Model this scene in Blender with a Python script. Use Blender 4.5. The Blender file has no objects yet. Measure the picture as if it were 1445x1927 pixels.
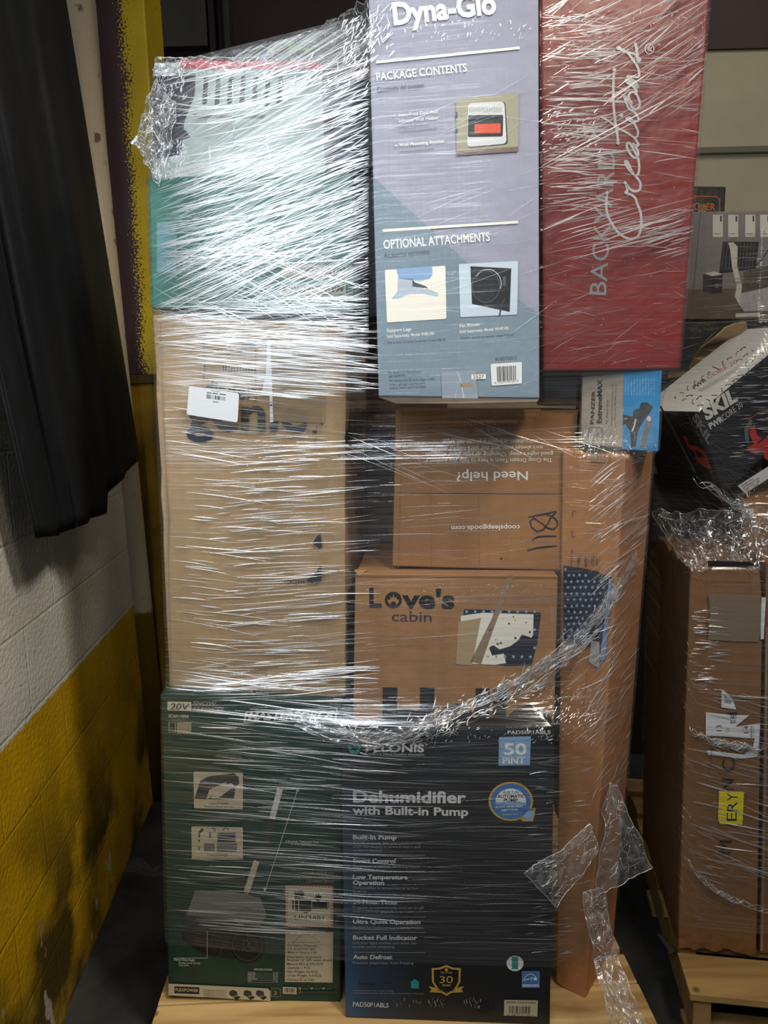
import bpy, bmesh, math, random
import numpy as np
from mathutils import Vector, Matrix, noise
from mathutils.bvhtree import BVHTree
from mathutils.geometry import tessellate_polygon

random.seed(7)
SC = bpy.context.scene
COL = SC.collection

# ---------------------------------------------------------------- camera
PITCH, ROLL, FPX = math.radians(8.5), math.radians(1.5), 1391.0
CAM = Vector((0, 0, 1.51))
FWD = Vector((0, math.cos(PITCH), -math.sin(PITCH)))
_r0 = Vector((1, 0, 0)); _u0 = Vector((0, math.sin(PITCH), math.cos(PITCH)))
RGT = math.cos(ROLL) * _r0 - math.sin(ROLL) * _u0
UPV = math.sin(ROLL) * _r0 + math.cos(ROLL) * _u0
cam_data = bpy.data.cameras.new('camera')
cam_data.sensor_fit = 'VERTICAL'; cam_data.sensor_height = 36.0
cam_data.lens = FPX / 1927.0 * 36.0
cam_data.clip_start = 0.05
cam = bpy.data.objects.new('camera', cam_data); COL.objects.link(cam)
_m = Matrix((RGT, UPV, -FWD)).transposed().to_4x4(); _m.translation = CAM
cam.matrix_world = _m
SC.camera = cam

# ---------------------------------------------------------------- look, world, lights
vs = SC.view_settings
vs.view_transform = 'Standard'; vs.look = 'None'; vs.gamma = 1.0; vs.use_curve_mapping = False
vs.exposure = 0.0
SC.cycles.transparent_max_bounces = 24
SC.cycles.max_bounces = 8
SC.cycles.sample_clamp_indirect = 4.0
SC.cycles.caustics_reflective = False; SC.cycles.caustics_refractive = False

world = bpy.data.worlds.new('world'); SC.world = world; world.use_nodes = True
bg = world.node_tree.nodes['Background']
bg.inputs[0].default_value = (0.80, 0.88, 1.0, 1); bg.inputs[1].default_value = 0.09


def area(name, loc, target, sx, sy, watts, color, spread=180):
    l = bpy.data.lights.new(name, 'AREA'); l.shape = 'RECTANGLE'; l.size = sx; l.size_y = sy
    l.energy = watts; l.color = color; l.spread = math.radians(spread)
    o = bpy.data.objects.new(name, l); COL.objects.link(o); o.location = loc
    o.rotation_euler = (Vector(target) - Vector(loc)).to_track_quat('-Z', 'Y').to_euler()
    return o


area('window_daylight', (-0.755, 0.93, 2.05), (0.245, 1.02, 2.0), 0.62, 1.2, 5.0, (0.82, 0.92, 1.0))
area('dock_door_daylight', (-0.72, -0.55, 2.75), (-0.35, 1.5, 1.85), 1.25, 0.62, 11, (0.84, 0.93, 1.0), 95)
area('ceiling_lamp', (0.85, -0.6, 3.4), (0.55, 1.6, 1.5), 0.36, 0.42, 11, (1.0, 0.86, 0.66), 110)
area('ceiling_lamp', (1.15, 0.05, 4.0), (-0.95, 1.6, 0.8), 0.3, 0.5, 9.5, (1.0, 0.94, 0.82), 58)
area('ceiling_lamp', (2.6, 2.4, 4.3), (2.2, 3.2, 1.0), 0.4, 1.3, 22, (1.0, 0.88, 0.70))


# ---------------------------------------------------------------- pixel rays
def ray(px, py):
    return FWD * FPX + RGT * (px - 722.5) - UPV * (py - 963.5)


def aty(px, py, Y):
    d = ray(px, py); return CAM + d * ((Y - CAM.y) / d.y)


def atz(px, py, Z):
    d = ray(px, py); return CAM + d * ((Z - CAM.z) / d.z)


def onpl(px, py, P0, n, off=0.0):
    d = ray(px, py); return CAM + d * ((P0 + n * off - CAM).dot(n) / d.dot(n))


def proj(p):
    v = Vector(p) - CAM; z = v.dot(FWD)
    return 722.5 + v.dot(RGT) / z * FPX, 963.5 - v.dot(UPV) / z * FPX


# ---------------------------------------------------------------- materials
def lin(c):
    return tuple((x / 12.92 if x <= 0.04045 else ((x + 0.055) / 1.055) ** 2.4) for x in c)


def hexc(h):
    return lin(tuple(int(h[i:i + 2], 16) / 255 for i in (0, 2, 4)))


_mats = {}


def new_mat(name):
    m = bpy.data.materials.new(name); m.use_nodes = True
    nt = m.node_tree
    return m, nt, nt.nodes, nt.links, nt.nodes['Principled BSDF']


def plain(name, h, rough=0.55, spec=0.4, var=0.0, vscale=9.0, bump=0.0, bscale=60.0, metal=0.0):
    """flat ink / paint colour with optional mottling and bump"""
    if name in _mats: return _mats[name]
    m, nt, N, L, b = new_mat(name)
    c = hexc(h)
    b.inputs['Base Color'].default_value = (*c, 1); b.inputs['Roughness'].default_value = rough
    b.inputs['Specular IOR Level'].default_value = spec; b.inputs['Metallic'].default_value = metal
    if var or bump:
        tc = N.new('ShaderNodeTexCoord')
    if var:
        n = N.new('ShaderNodeTexNoise'); n.inputs['Scale'].default_value = vscale; n.inputs['Detail'].default_value = 5
        L.new(tc.outputs['Object'], n.inputs['Vector'])
        r = N.new('ShaderNodeValToRGB')
        r.color_ramp.elements[0].position = 0.3; r.color_ramp.elements[1].position = 0.7
        r.color_ramp.elements[0].color = (*[x * (1 - var) for x in c], 1)
        r.color_ramp.elements[1].color = (*[min(1, x * (1 + var)) for x in c], 1)
        L.new(n.outputs['Fac'], r.inputs[0]); L.new(r.outputs[0], b.inputs['Base Color'])
    if bump:
        n2 = N.new('ShaderNodeTexNoise'); n2.inputs['Scale'].default_value = bscale; n2.inputs['Detail'].default_value = 4
        L.new(tc.outputs['Object'], n2.inputs['Vector'])
        bp = N.new('ShaderNodeBump'); bp.inputs['Strength'].default_value = bump; bp.inputs['Distance'].default_value = 0.004
        L.new(n2.outputs['Fac'], bp.inputs['Height']); L.new(bp.outputs[0], b.inputs['Normal'])
    _mats[name] = m
    return m


def board(name, h, rough=0.7, spec=0.25, var=0.13, flute=0.25, scuff='c8b9a4', scuffs=0.0):
    """corrugated board: mottled sheet, faint vertical flutes, rubbed scuffs"""
    if name in _mats: return _mats[name]
    m, nt, N, L, b = new_mat(name)
    c = hexc(h)
    tc = N.new('ShaderNodeTexCoord')
    n = N.new('ShaderNodeTexNoise'); n.inputs['Scale'].default_value = 6; n.inputs['Detail'].default_value = 6
    L.new(tc.outputs['Object'], n.inputs['Vector'])
    mp = N.new('ShaderNodeMapping'); mp.inputs['Scale'].default_value = (38, 38, 0.7)
    L.new(tc.outputs['Object'], mp.inputs['Vector'])
    n3 = N.new('ShaderNodeTexNoise'); n3.inputs['Scale'].default_value = 1.0; n3.inputs['Detail'].default_value = 2
    L.new(mp.outputs[0], n3.inputs['Vector'])
    add = N.new('ShaderNodeMath'); add.operation = 'MULTIPLY_ADD'; add.inputs[1].default_value = 0.45
    L.new(n3.outputs['Fac'], add.inputs[0]); L.new(n.outputs['Fac'], add.inputs[2])
    r = N.new('ShaderNodeValToRGB'); e = r.color_ramp.elements
    e[0].position = 0.5; e[1].position = 0.95
    e[0].color = (*[x * (1 - var) for x in c], 1); e[1].color = (*[min(1, x * (1 + var)) for x in c], 1)
    L.new(add.outputs[0], r.inputs[0])
    out = r.outputs[0]
    if scuffs:
        mp2 = N.new('ShaderNodeMapping'); mp2.inputs['Scale'].default_value = (22, 22, 5)
        L.new(tc.outputs['Object'], mp2.inputs['Vector'])
        n4 = N.new('ShaderNodeTexNoise'); n4.inputs['Scale'].default_value = 1.2; n4.inputs['Detail'].default_value = 8
        L.new(mp2.outputs[0], n4.inputs['Vector'])
        r4 = N.new('ShaderNodeValToRGB'); r4.color_ramp.elements[0].position = 0.70; r4.color_ramp.elements[1].position = 0.78
        L.new(n4.outputs['Fac'], r4.inputs[0])
        mu = N.new('ShaderNodeMath'); mu.operation = 'MULTIPLY'; mu.inputs[1].default_value = scuffs
        L.new(r4.outputs[0], mu.inputs[0])
        mx = N.new('ShaderNodeMixRGB'); mx.inputs[2].default_value = (*hexc(scuff), 1)
        L.new(mu.outputs[0], mx.inputs[0]); L.new(out, mx.inputs[1]); out = mx.outputs[0]
    L.new(out, b.inputs['Base Color'])
    b.inputs['Roughness'].default_value = rough; b.inputs['Specular IOR Level'].default_value = spec
    w = N.new('ShaderNodeMapping'); w.inputs['Scale'].default_value = (170, 170, 1.5)
    L.new(tc.outputs['Object'], w.inputs['Vector'])
    n5 = N.new('ShaderNodeTexNoise'); n5.inputs['Scale'].default_value = 1; n5.inputs['Detail'].default_value = 3
    L.new(w.outputs[0], n5.inputs['Vector'])
    bp = N.new('ShaderNodeBump'); bp.inputs['Strength'].default_value = flute; bp.inputs['Distance'].default_value = 0.002
    L.new(n5.outputs['Fac'], bp.inputs['Height'])
    n6 = N.new('ShaderNodeTexNoise'); n6.inputs['Scale'].default_value = 11; n6.inputs['Detail'].default_value = 3
    L.new(tc.outputs['Object'], n6.inputs['Vector'])
    bp2 = N.new('ShaderNodeBump'); bp2.inputs['Strength'].default_value = 0.35; bp2.inputs['Distance'].default_value = 0.02
    L.new(n6.outputs['Fac'], bp2.inputs['Height']); L.new(bp.outputs[0], bp2.inputs['Normal'])
    L.new(bp2.outputs[0], b.inputs['Normal'])
    _mats[name] = m
    return m


def film_mat(name, milk, gloss, rough=0.10, streak=(2.5, 190.0), streak2=(1.2, 46.0), bump=0.5, uv='streak', tint=(1, 1, 1), wraps=True):
    """clear stretch film: mostly see-through, hazy where many layers lie over each other, glossy with drawn pleats"""
    m, nt, N, L, b = new_mat(name)
    N.remove(b)
    out = N['Material Output']
    if uv:
        co = N.new('ShaderNodeUVMap'); co.uv_map = uv; cosock = co.outputs[0]
    else:
        co = N.new('ShaderNodeTexCoord'); cosock = co.outputs['Object']

    def nz(sc, detail):
        mp = N.new('ShaderNodeMapping'); mp.inputs['Scale'].default_value = sc
        L.new(cosock, mp.inputs['Vector'])
        n = N.new('ShaderNodeTexNoise'); n.inputs['Scale'].default_value = 1; n.inputs['Detail'].default_value = detail
        L.new(mp.outputs[0], n.inputs['Vector'])
        return n.outputs['Fac']
    a = nz((streak[0], streak[1], streak[1]), 3); c = nz((streak2[0], streak2[1], streak2[1]), 4)
    bp = N.new('ShaderNodeBump'); bp.inputs['Strength'].default_value = bump; bp.inputs['Distance'].default_value = 0.006
    L.new(c, bp.inputs['Height'])
    bq = N.new('ShaderNodeBump'); bq.inputs['Strength'].default_value = bump; bq.inputs['Distance'].default_value = 0.0025
    L.new(a, bq.inputs['Height']); L.new(bp.outputs[0], bq.inputs['Normal'])
    # haze varies along the drawn pleats
    rp = N.new('ShaderNodeValToRGB'); rp.color_ramp.elements[0].position = 0.36; rp.color_ramp.elements[1].position = 0.72
    rp.color_ramp.elements[0].color = (0.35, 0.35, 0.35, 1)
    L.new(a, rp.inputs[0])
    rg_ = N.new('ShaderNodeValToRGB'); rg_.color_ramp.elements[0].position = 0.44; rg_.color_ramp.elements[1].position = 0.66
    rg_.color_ramp.elements[0].color = (0.10, 0.10, 0.10, 1)
    L.new(a, rg_.inputs[0])
    wr = None
    if wraps:
        at = N.new('ShaderNodeAttribute'); at.attribute_name = 'wraps'; wr = at.outputs['Fac']

    def scaled(sock, k):
        mu = N.new('ShaderNodeMath'); mu.operation = 'MULTIPLY'; mu.inputs[1].default_value = k; mu.use_clamp = True
        L.new(sock, mu.inputs[0]); o = mu.outputs[0]
        if wr is not None:
            m2 = N.new('ShaderNodeMath'); m2.operation = 'MULTIPLY'; m2.use_clamp = True
            L.new(o, m2.inputs[0]); L.new(wr, m2.inputs[1]); o = m2.outputs[0]
        return o
    tr = N.new('ShaderNodeBsdfTransparent'); tr.inputs[0].default_value = (*[0.97 * t for t in tint], 1)
    df = N.new('ShaderNodeBsdfDiffuse'); df.inputs[0].default_value = (0.86, 0.88, 0.92, 1)
    tl = N.new('ShaderNodeBsdfTranslucent'); tl.inputs[0].default_value = (0.86, 0.88, 0.92, 1)
    hz = N.new('ShaderNodeMixShader'); hz.inputs[0].default_value = 0.35
    L.new(df.outputs[0], hz.inputs[1]); L.new(tl.outputs[0], hz.inputs[2])
    L.new(bq.outputs[0], df.inputs['Normal'])
    gl = N.new('ShaderNodeBsdfGlossy'); gl.inputs['Roughness'].default_value = rough
    gl.inputs[0].default_value = (1, 1, 1, 1)
    L.new(bq.outputs[0], gl.inputs['Normal'])
    m1 = N.new('ShaderNodeMixShader'); L.new(scaled(rp.outputs[0], milk), m1.inputs[0])
    L.new(tr.outputs[0], m1.inputs[1]); L.new(hz.outputs[0], m1.inputs[2])
    m2 = N.new('ShaderNodeMixShader'); L.new(scaled(rg_.outputs[0], gloss), m2.inputs[0])
    L.new(m1.outputs[0], m2.inputs[1]); L.new(gl.outputs[0], m2.inputs[2])
    L.new(m2.outputs[0], out.inputs['Surface'])
    return m


def pleat_mat(name, clear, rough=0.22, white=0.55, shine=0.45):
    """a drawn fold of film: partly clear, a little milky, mostly shiny"""
    m, nt, N, L, b = new_mat(name)
    N.remove(b)
    df = N.new('ShaderNodeBsdfDiffuse'); df.inputs[0].default_value = (white, white, white * 1.03, 1)
    tl = N.new('ShaderNodeBsdfTranslucent'); tl.inputs[0].default_value = (white, white, white * 1.03, 1)
    h = N.new('ShaderNodeMixShader'); h.inputs[0].default_value = 0.3; L.new(df.outputs[0], h.inputs[1]); L.new(tl.outputs[0], h.inputs[2])
    gl = N.new('ShaderNodeBsdfGlossy'); gl.inputs[0].default_value = (1, 1, 1, 1); gl.inputs['Roughness'].default_value = rough
    g = N.new('ShaderNodeMixShader'); g.inputs[0].default_value = shine; L.new(h.outputs[0], g.inputs[1]); L.new(gl.outputs[0], g.inputs[2])
    tr = N.new('ShaderNodeBsdfTransparent'); mx = N.new('ShaderNodeMixShader'); mx.inputs[0].default_value = clear
    L.new(g.outputs[0], mx.inputs[1]); L.new(tr.outputs[0], mx.inputs[2])
    L.new(mx.outputs[0], N['Material Output'].inputs['Surface'])
    return m


def clear_tape(name, h, clear):
    m, nt, N, L, b = new_mat(name)
    b.inputs['Base Color'].default_value = (*hexc(h), 1); b.inputs['Roughness'].default_value = 0.25
    tr = N.new('ShaderNodeBsdfTransparent'); mx = N.new('ShaderNodeMixShader'); mx.inputs[0].default_value = clear
    L.new(b.outputs[0], mx.inputs[1]); L.new(tr.outputs[0], mx.inputs[2]); L.new(mx.outputs[0], N['Material Output'].inputs['Surface'])
    return m


# ---------------------------------------------------------------- objects
def tag(o, label=None, cat=None, group=None, kind=None):
    if label: o['label'] = label
    if cat: o['category'] = cat
    if group: o['group'] = group
    if kind: o['kind'] = kind
    return o


def root(name, loc, label, cat, group=None):
    o = bpy.data.objects.new(name, None); COL.objects.link(o); o.location = loc
    o.empty_display_size = 0.05
    o['_loc'] = list(loc)
    return tag(o, label, cat, group)


_rootloc = {}


class MB:
    """collects world-space polygons, builds ONE mesh object"""
    def __init__(s):
        s.v, s.f, s.mi, s.mats = [], [], [], []

    def m(s, mat):
        if mat not in s.mats: s.mats.append(mat)
        return s.mats.index(mat)

    def poly(s, pts, mat):
        i = len(s.v); s.v += [Vector(p) for p in pts]
        s.f.append(tuple(range(i, i + len(pts)))); s.mi.append(s.m(mat))

    def mesh(s, vs_, fs, mat):
        i = len(s.v); s.v += [Vector(p) for p in vs_]; k = s.m(mat)
        for f in fs: s.f.append(tuple(a + i for a in f)); s.mi.append(k)

    def hexa(s, c, mat):
        """c: 8 corners, 0-3 front TL TR BR BL, 4-7 back"""
        s.mesh(c, [(3, 2, 1, 0), (4, 5, 6, 7), (0, 1, 5, 4), (2, 3, 7, 6), (1, 2, 6, 5), (3, 0, 4, 7)], mat)

    def box(s, lo, hi, mat):
        x0, y0, z0 = lo; x1, y1, z1 = hi
        s.hexa([(x0, y0, z1), (x1, y0, z1), (x1, y0, z0), (x0, y0, z0), (x0, y1, z1), (x1, y1, z1), (x1, y1, z0), (x0, y1, z0)], mat)

    def tube(s, pts, rad, mat, n=6, taper=True):
        pts = [Vector(p) for p in pts]; rings = []
        for i, p in enumerate(pts):
            t = (pts[min(i + 1, len(pts) - 1)] - pts[max(i - 1, 0)]).normalized()
            a = t.cross(Vector((0.13, 0.21, 0.97)));
            if a.length < 1e-3: a = t.cross(Vector((1, 0, 0)))
            a.normalize(); b2 = t.cross(a)
            rr = rad[i] if isinstance(rad, (list, tuple)) else rad
            rings.append([p + (a * math.cos(k * 2 * math.pi / n) + b2 * math.sin(k * 2 * math.pi / n)) * rr for k in range(n)])
        vv = [p for r_ in rings for p in r_]; ff = []
        for i in range(len(rings) - 1):
            for k in range(n):
                ff.append((i * n + k, i * n + (k + 1) % n, (i + 1) * n + (k + 1) % n, (i + 1) * n + k))
        ff.append(tuple(range(n - 1, -1, -1))); ff.append(tuple((len(rings) - 1) * n + k for k in range(n)))
        s.mesh(vv, ff, mat)

    def grid(s, P, mat):
        r, c = len(P), len(P[0])
        s.mesh([p for row in P for p in row], [(i * c + j, i * c + j + 1, (i + 1) * c + j + 1, (i + 1) * c + j) for i in range(r - 1) for j in range(c - 1)], mat)

    def build(s, name, parent=None, label=None, smooth=False, bevel=0.0, kind=None, recalc=False):
        off = Vector(parent['_wl']) if parent is not None and '_wl' in parent else Vector((0, 0, 0))
        me = bpy.data.meshes.new(name)
        me.from_pydata([tuple(p - off) for p in s.v], [], s.f)
        for mt in s.mats: me.materials.append(mt)
        me.polygons.foreach_set('material_index', s.mi)
        if bevel or recalc:
            bm = bmesh.new(); bm.from_mesh(me)
            bmesh.ops.remove_doubles(bm, verts=bm.verts, dist=1e-5)
            bmesh.ops.recalc_face_normals(bm, faces=bm.faces)
            if bevel:
                bmesh.ops.bevel(bm, geom=bm.edges[:], offset=bevel, segments=2, affect='EDGES', profile=0.6)
            bm.to_mesh(me); bm.free()
        if smooth: me.polygons.foreach_set('use_smooth', [True] * len(me.polygons))
        o = bpy.data.objects.new(name, me); COL.objects.link(o)
        if parent is not None: o.parent = parent
        o['_wl'] = list(off)
        if label: o['label'] = label
        if kind: o['kind'] = kind
        return o


def rootw(name, loc, label, cat, group=None):
    o = root(name, loc, label, cat, group); del o['_loc']; o['_wl'] = list(loc); return o


# ---------------------------------------------------------------- lettering
_tcache = {}


def glyphs(s, bold, shear):
    k = (s, bold, shear)
    if k in _tcache: return _tcache[k]
    cu = bpy.data.curves.new('lettering', 'FONT'); cu.body = s; cu.size = 1.0; cu.offset = bold; cu.shear = shear
    cu.resolution_u = 3; cu.fill_mode = 'FRONT'
    ob = bpy.data.objects.new('lettering', cu)
    COL.objects.link(ob); dg = bpy.context.evaluated_depsgraph_get(); dg.update()
    me = bpy.data.meshes.new_from_object(ob.evaluated_get(dg))
    v = [(p.co.x, p.co.y) for p in me.vertices]; f = [tuple(p.vertices) for p in me.polygons]
    bpy.data.objects.remove(ob); bpy.data.meshes.remove(me); bpy.data.curves.remove(cu)
    _tcache[k] = (v, f)
    return v, f


CAPH = 0.729


class Print:
    """inked or stuck-on detail laid on one plane of a thing; positions read off the photograph"""
    def __init__(s, bx, face='front', lift=None):
        s.bx = bx; s.P0, s.n = bx.planes[face]; s.mb = MB(); s.cuts = []; s.bx.lift += 0.00012 if lift is None else lift

    def p(s, x, y):
        return onpl(x, y, s.P0, s.n, s.bx.lift)

    def up(s):
        s.bx.lift += 0.00010; return s

    def poly(s, pts, mat):
        tri = tessellate_polygon([[Vector((x, y, 0)) for x, y in pts]])
        s.mb.mesh([s.p(x, y) for x, y in pts], [tuple(reversed(t)) for t in tri], mat); return s

    def rect(s, x0, y0, x1, y1, mat):
        return s.poly([(x0, y0), (x1, y0), (x1, y1), (x0, y1)], mat)

    def rrect(s, q, rad, mat, n=4):
        """rounded quad TL TR BR BL"""
        pts = []
        for i in range(4):
            a, b, c = Vector(q[i - 1]), Vector(q[i]), Vector(q[(i + 1) % 4])
            u = (a - b).normalized() * rad; w = (c - b).normalized() * rad
            for k in range(n + 1):
                t = k / n * math.pi / 2
                pts.append(tuple(b + u * (1 - math.sin(t)) + w * (1 - math.cos(t))))
        return s.poly(pts, mat)

    def disc(s, x, y, rx, mat, ry=None, a0=0, a1=360, n=28):
        ry = ry or rx
        pts = [(x + rx * math.cos(math.radians(a0 + (a1 - a0) * k / n)), y - ry * math.sin(math.radians(a0 + (a1 - a0) * k / n))) for k in range(n + (a1 - a0 < 360))]
        return s.poly(pts, mat)

    def line(s, pts, w, mat, closed=False):
        pts = [Vector(q) for q in pts]
        if closed: pts = pts + [pts[0]]
        L_, R_ = [], []
        for i, q in enumerate(pts):
            if closed and i in (0, len(pts) - 1): t = pts[1] - pts[-2]
            else: t = pts[min(i + 1, len(pts) - 1)] - pts[max(i - 1, 0)]
            t = t.normalized() if t.length else Vector((1, 0)); nn = Vector((-t.y, t.x))
            ww = (w[i % len(w)] if isinstance(w, (list, tuple)) else w) / 2
            L_.append(q + nn * ww); R_.append(q - nn * ww)
        vv = [s.p(*q) for q in L_ + R_]; n = len(pts)
        s.mb.mesh(vv, [(i, i + 1, n + i + 1, n + i) for i in range(n - 1)], mat); return s

    def ring(s, x, y, r, w, mat, ry=None, a0=0, a1=360, n=30):
        ry = ry or r
        pts = [(x + r * math.cos(math.radians(a0 + (a1 - a0) * k / n)), y - ry * math.sin(math.radians(a0 + (a1 - a0) * k / n))) for k in range(n + 1)]
        return s.line(pts, w, mat)

    def text(s, body, p0, p1, cap, mat, bold=0.0, shear=0.0, clip=None):
        v, f = glyphs(body, bold, shear)
        if not v: return s
        x0 = min(a for a, b in v); x1 = max(a for a, b in v)
        p0 = Vector(p0); p1 = Vector(p1); d = (p1 - p0); e = d.normalized(); u = Vector((e.y, -e.x)) * (cap / CAPH)
        pp = [p0 + d * ((a - x0) / (x1 - x0)) + u * b for a, b in v]
        if clip is not None: pp = [Vector((q.x, min(q.y, clip))) for q in pp]
        s.mb.mesh([s.p(*q) for q in pp], f, mat); return s

    def bars(s, q, mat, n=26, seed=1):
        """barcode inside a quad TL TR BR BL"""
        rg = random.Random(seed); a, b, c, d = [Vector(t) for t in q]; x = 0.0
        w = [rg.choice((1, 1, 2, 3)) for _ in range(2 * n)]; tot = sum(w)
        for i, k in enumerate(w):
            if i % 2 == 0:
                t0, t1 = x / tot, (x + k) / tot
                s.poly([tuple(a.lerp(b, t0)), tuple(a.lerp(b, t1)), tuple(d.lerp(c, t1)), tuple(d.lerp(c, t0))], mat)
            x += k
        return s

    def build(s, name, label=None):
        """one part per patch of print: what stands far apart on the face becomes separate parts of the same name"""
        par = list(range(len(s.mb.v)))

        def find(i):
            while par[i] != i: par[i] = par[par[i]]; i = par[i]
            return i
        for f in s.mb.f:
            for k in f[1:]: par[find(k)] = find(f[0])
        isl = {}
        for f in s.mb.f:
            r = find(f[0]); b = isl.setdefault(r, [Vector(s.mb.v[f[0]]), Vector(s.mb.v[f[0]])])
            for k in f:
                for q in range(3): b[0][q] = min(b[0][q], s.mb.v[k][q]); b[1][q] = max(b[1][q], s.mb.v[k][q])
        ks = list(isl); grp = {k: k for k in ks}

        def g(k):
            while grp[k] != k: k = grp[k]
            return k
        lo = np.array([isl[k][0][:] for k in ks]); hi = np.array([isl[k][1][:] for k in ks]); size = (hi - lo).max(1)
        for i in range(len(ks)):
            gap = np.maximum(0, np.maximum(lo - hi[i], lo[i] - hi)); d = np.sqrt((gap ** 2).sum(1))
            for j in np.nonzero(d <= np.maximum(0.019, 0.45 * np.maximum(size, size[i])))[0]: grp[g(ks[j])] = g(ks[i])
        sets = {}
        for f, m in zip(s.mb.f, s.mb.mi): sets.setdefault(g(find(f[0])), []).append((f, m))
        out = None
        for fl in sets.values():
            mb = MB()
            ix = {}
            for f, m in fl:
                for k in f:
                    if k not in ix: ix[k] = len(mb.v); mb.v.append(s.mb.v[k])
                mb.f.append(tuple(ix[k] for k in f)); mb.mi.append(mb.m(s.mb.mats[m]))
            o = mb.build(name, s.bx.root, label, recalc=False); out = out or o
        return out



CORNERS = {}


class Carton:
    """six-sided carton: front corners TL TR BR BL as (px, py, world Y); closed body mesh with worn edges"""
    def __init__(s, name, label, q, depth, mat, cat='carton', group=None, back=None, taper=0.0, bevel=0.004, crush=0.0, body='carton_body', mats=None):
        tl, tr, br, bl = q
        A, B, D = aty(*tl), aty(*tr), aty(*bl)
        n = (B - A).cross(D - A).normalized()
        if n.dot(CAM - A) < 0: n = -n
        Cc = onpl(br[0], br[1], A, n)
        F_ = [A, B, Cc, D]
        bk = Vector((-n.x, -n.y, 0)).normalized() if back is None else Vector(back).normalized()
        K = [p + bk * depth for p in F_]
        s.c = F_ + K; s.n = n; s.lift = 0.0006
        lo = min(s.c, key=lambda p: p.z)
        base = sum(s.c, Vector()) / 8; base.z = lo.z
        s.root = rootw(name, base, label, cat, group)
        s.planes = {'front': (A, n)}
        CORNERS[s.root.name] = s.c
        cen = sum(s.c, Vector()) / 8
        for nm, (a, b, c_) in {'right': (1, 5, 2), 'left': (0, 4, 3), 'top': (0, 1, 4), 'bottom': (3, 2, 7)}.items():
            nn = (s.c[b] - s.c[a]).cross(s.c[c_] - s.c[a]).normalized()
            if nn.dot(s.c[a] - cen) < 0: nn = -nn
            s.planes[nm] = (s.c[a], nn)
        mb = MB(); mb.hexa(s.c, mat)
        s.body = mb.build(body, s.root, bevel=bevel)
        if crush: s.crumple(crush)

    def crumple(s, amt, top=None, depth=0.25, cuts=14):
        me = s.body.data; off = Vector(s.body['_wl'])
        bm = bmesh.new(); bm.from_mesh(me)
        bmesh.ops.subdivide_edges(bm, edges=[e for e in bm.edges if e.calc_length() > 0.06], cuts=cuts, use_grid_fill=True)
        cen = sum((v.co for v in bm.verts), Vector()) / len(bm.verts)
        for v in bm.verts:
            w = 1.0
            if top is not None:
                d = abs((v.co + off).z - top); w = max(0.0, 1 - d / depth) ** 1.5
            k = noise.turbulence((v.co + off) * 16, 3, True) * amt * w
            dr = (v.co - cen); dr.normalize()
            v.co -= dr * abs(k)
        bm.to_mesh(me); bm.free()


# inks and stickers
I_LIGHT = plain('ink_light_grey', 'c4c4c4'); I_WHITE = plain('ink_white', 'dadad8'); I_DIM = plain('ink_dim_grey', '8f9295')
I_BLACK = plain('ink_black', '17181c'); I_NAVY = plain('ink_navy', '262b38'); I_SLATE = plain('ink_slate_text', '454d58')
I_TAN = plain('print_tan', 'b8ad92'); I_TAND = plain('print_tan_dark', '8f856e'); I_GREY = plain('ink_mid_grey', '6b6b68'); I_DGREY = plain('ink_dark_grey', '34363a')
I_BLUE = plain('ink_blue', '3f6ea5'); I_BLUE2 = plain('ink_steel_blue', '7f9fc4'); I_GOLD = plain('ink_gold', 'b8943f'); I_RED = plain('ink_red', 'c23a32')
I_TEAL = plain('ink_teal', '2f8a86'); I_CREAM = plain('print_cream', 'e2ded2'); PAPER = plain('label_paper', 'dcdde0', rough=0.6)
I_ORANGE = plain('ink_orange', 'e07a2a'); I_YEL = plain('sticker_yellow', 'e6d21e')
M_TAPE = plain('packing_tape_tan', '8d7a62', rough=0.25, spec=0.6)


# ================================================================ the setting
WA = math.radians(5.0)
WD = Vector((-math.sin(WA), math.cos(WA), 0)); WN = Vector((math.cos(WA), math.sin(WA), 0))
W0 = atz(151, 1841, 0.0)


def wallpt(t, z, off=0.0):
    return Vector((W0.x, W0.y, 0)) + WD * t + WN * off + Vector((0, 0, z))


def floor_mat():
    m, nt, N, L, b = new_mat('dirty_concrete')
    tc = N.new('ShaderNodeTexCoord'); n = N.new('ShaderNodeTexNoise'); n.inputs['Scale'].default_value = 5; n.inputs['Detail'].default_value = 9
    L.new(tc.outputs['Object'], n.inputs['Vector']); r = N.new('ShaderNodeValToRGB')
    r.color_ramp.elements[0].position = 0.35; r.color_ramp.elements[0].color = (0.009, 0.009, 0.009, 1)
    r.color_ramp.elements[1].position = 0.72; r.color_ramp.elements[1].color = (0.045, 0.043, 0.040, 1)
    L.new(n.outputs['Fac'], r.inputs[0]); L.new(r.outputs[0], b.inputs['Base Color']); b.inputs['Roughness'].default_value = 0.75
    bp = N.new('ShaderNodeBump'); bp.inputs['Strength'].default_value = 0.3; bp.inputs['Distance'].default_value = 0.01
    L.new(n.outputs['Fac'], bp.inputs['Height']); L.new(bp.outputs[0], b.inputs['Normal'])
    return m


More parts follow.
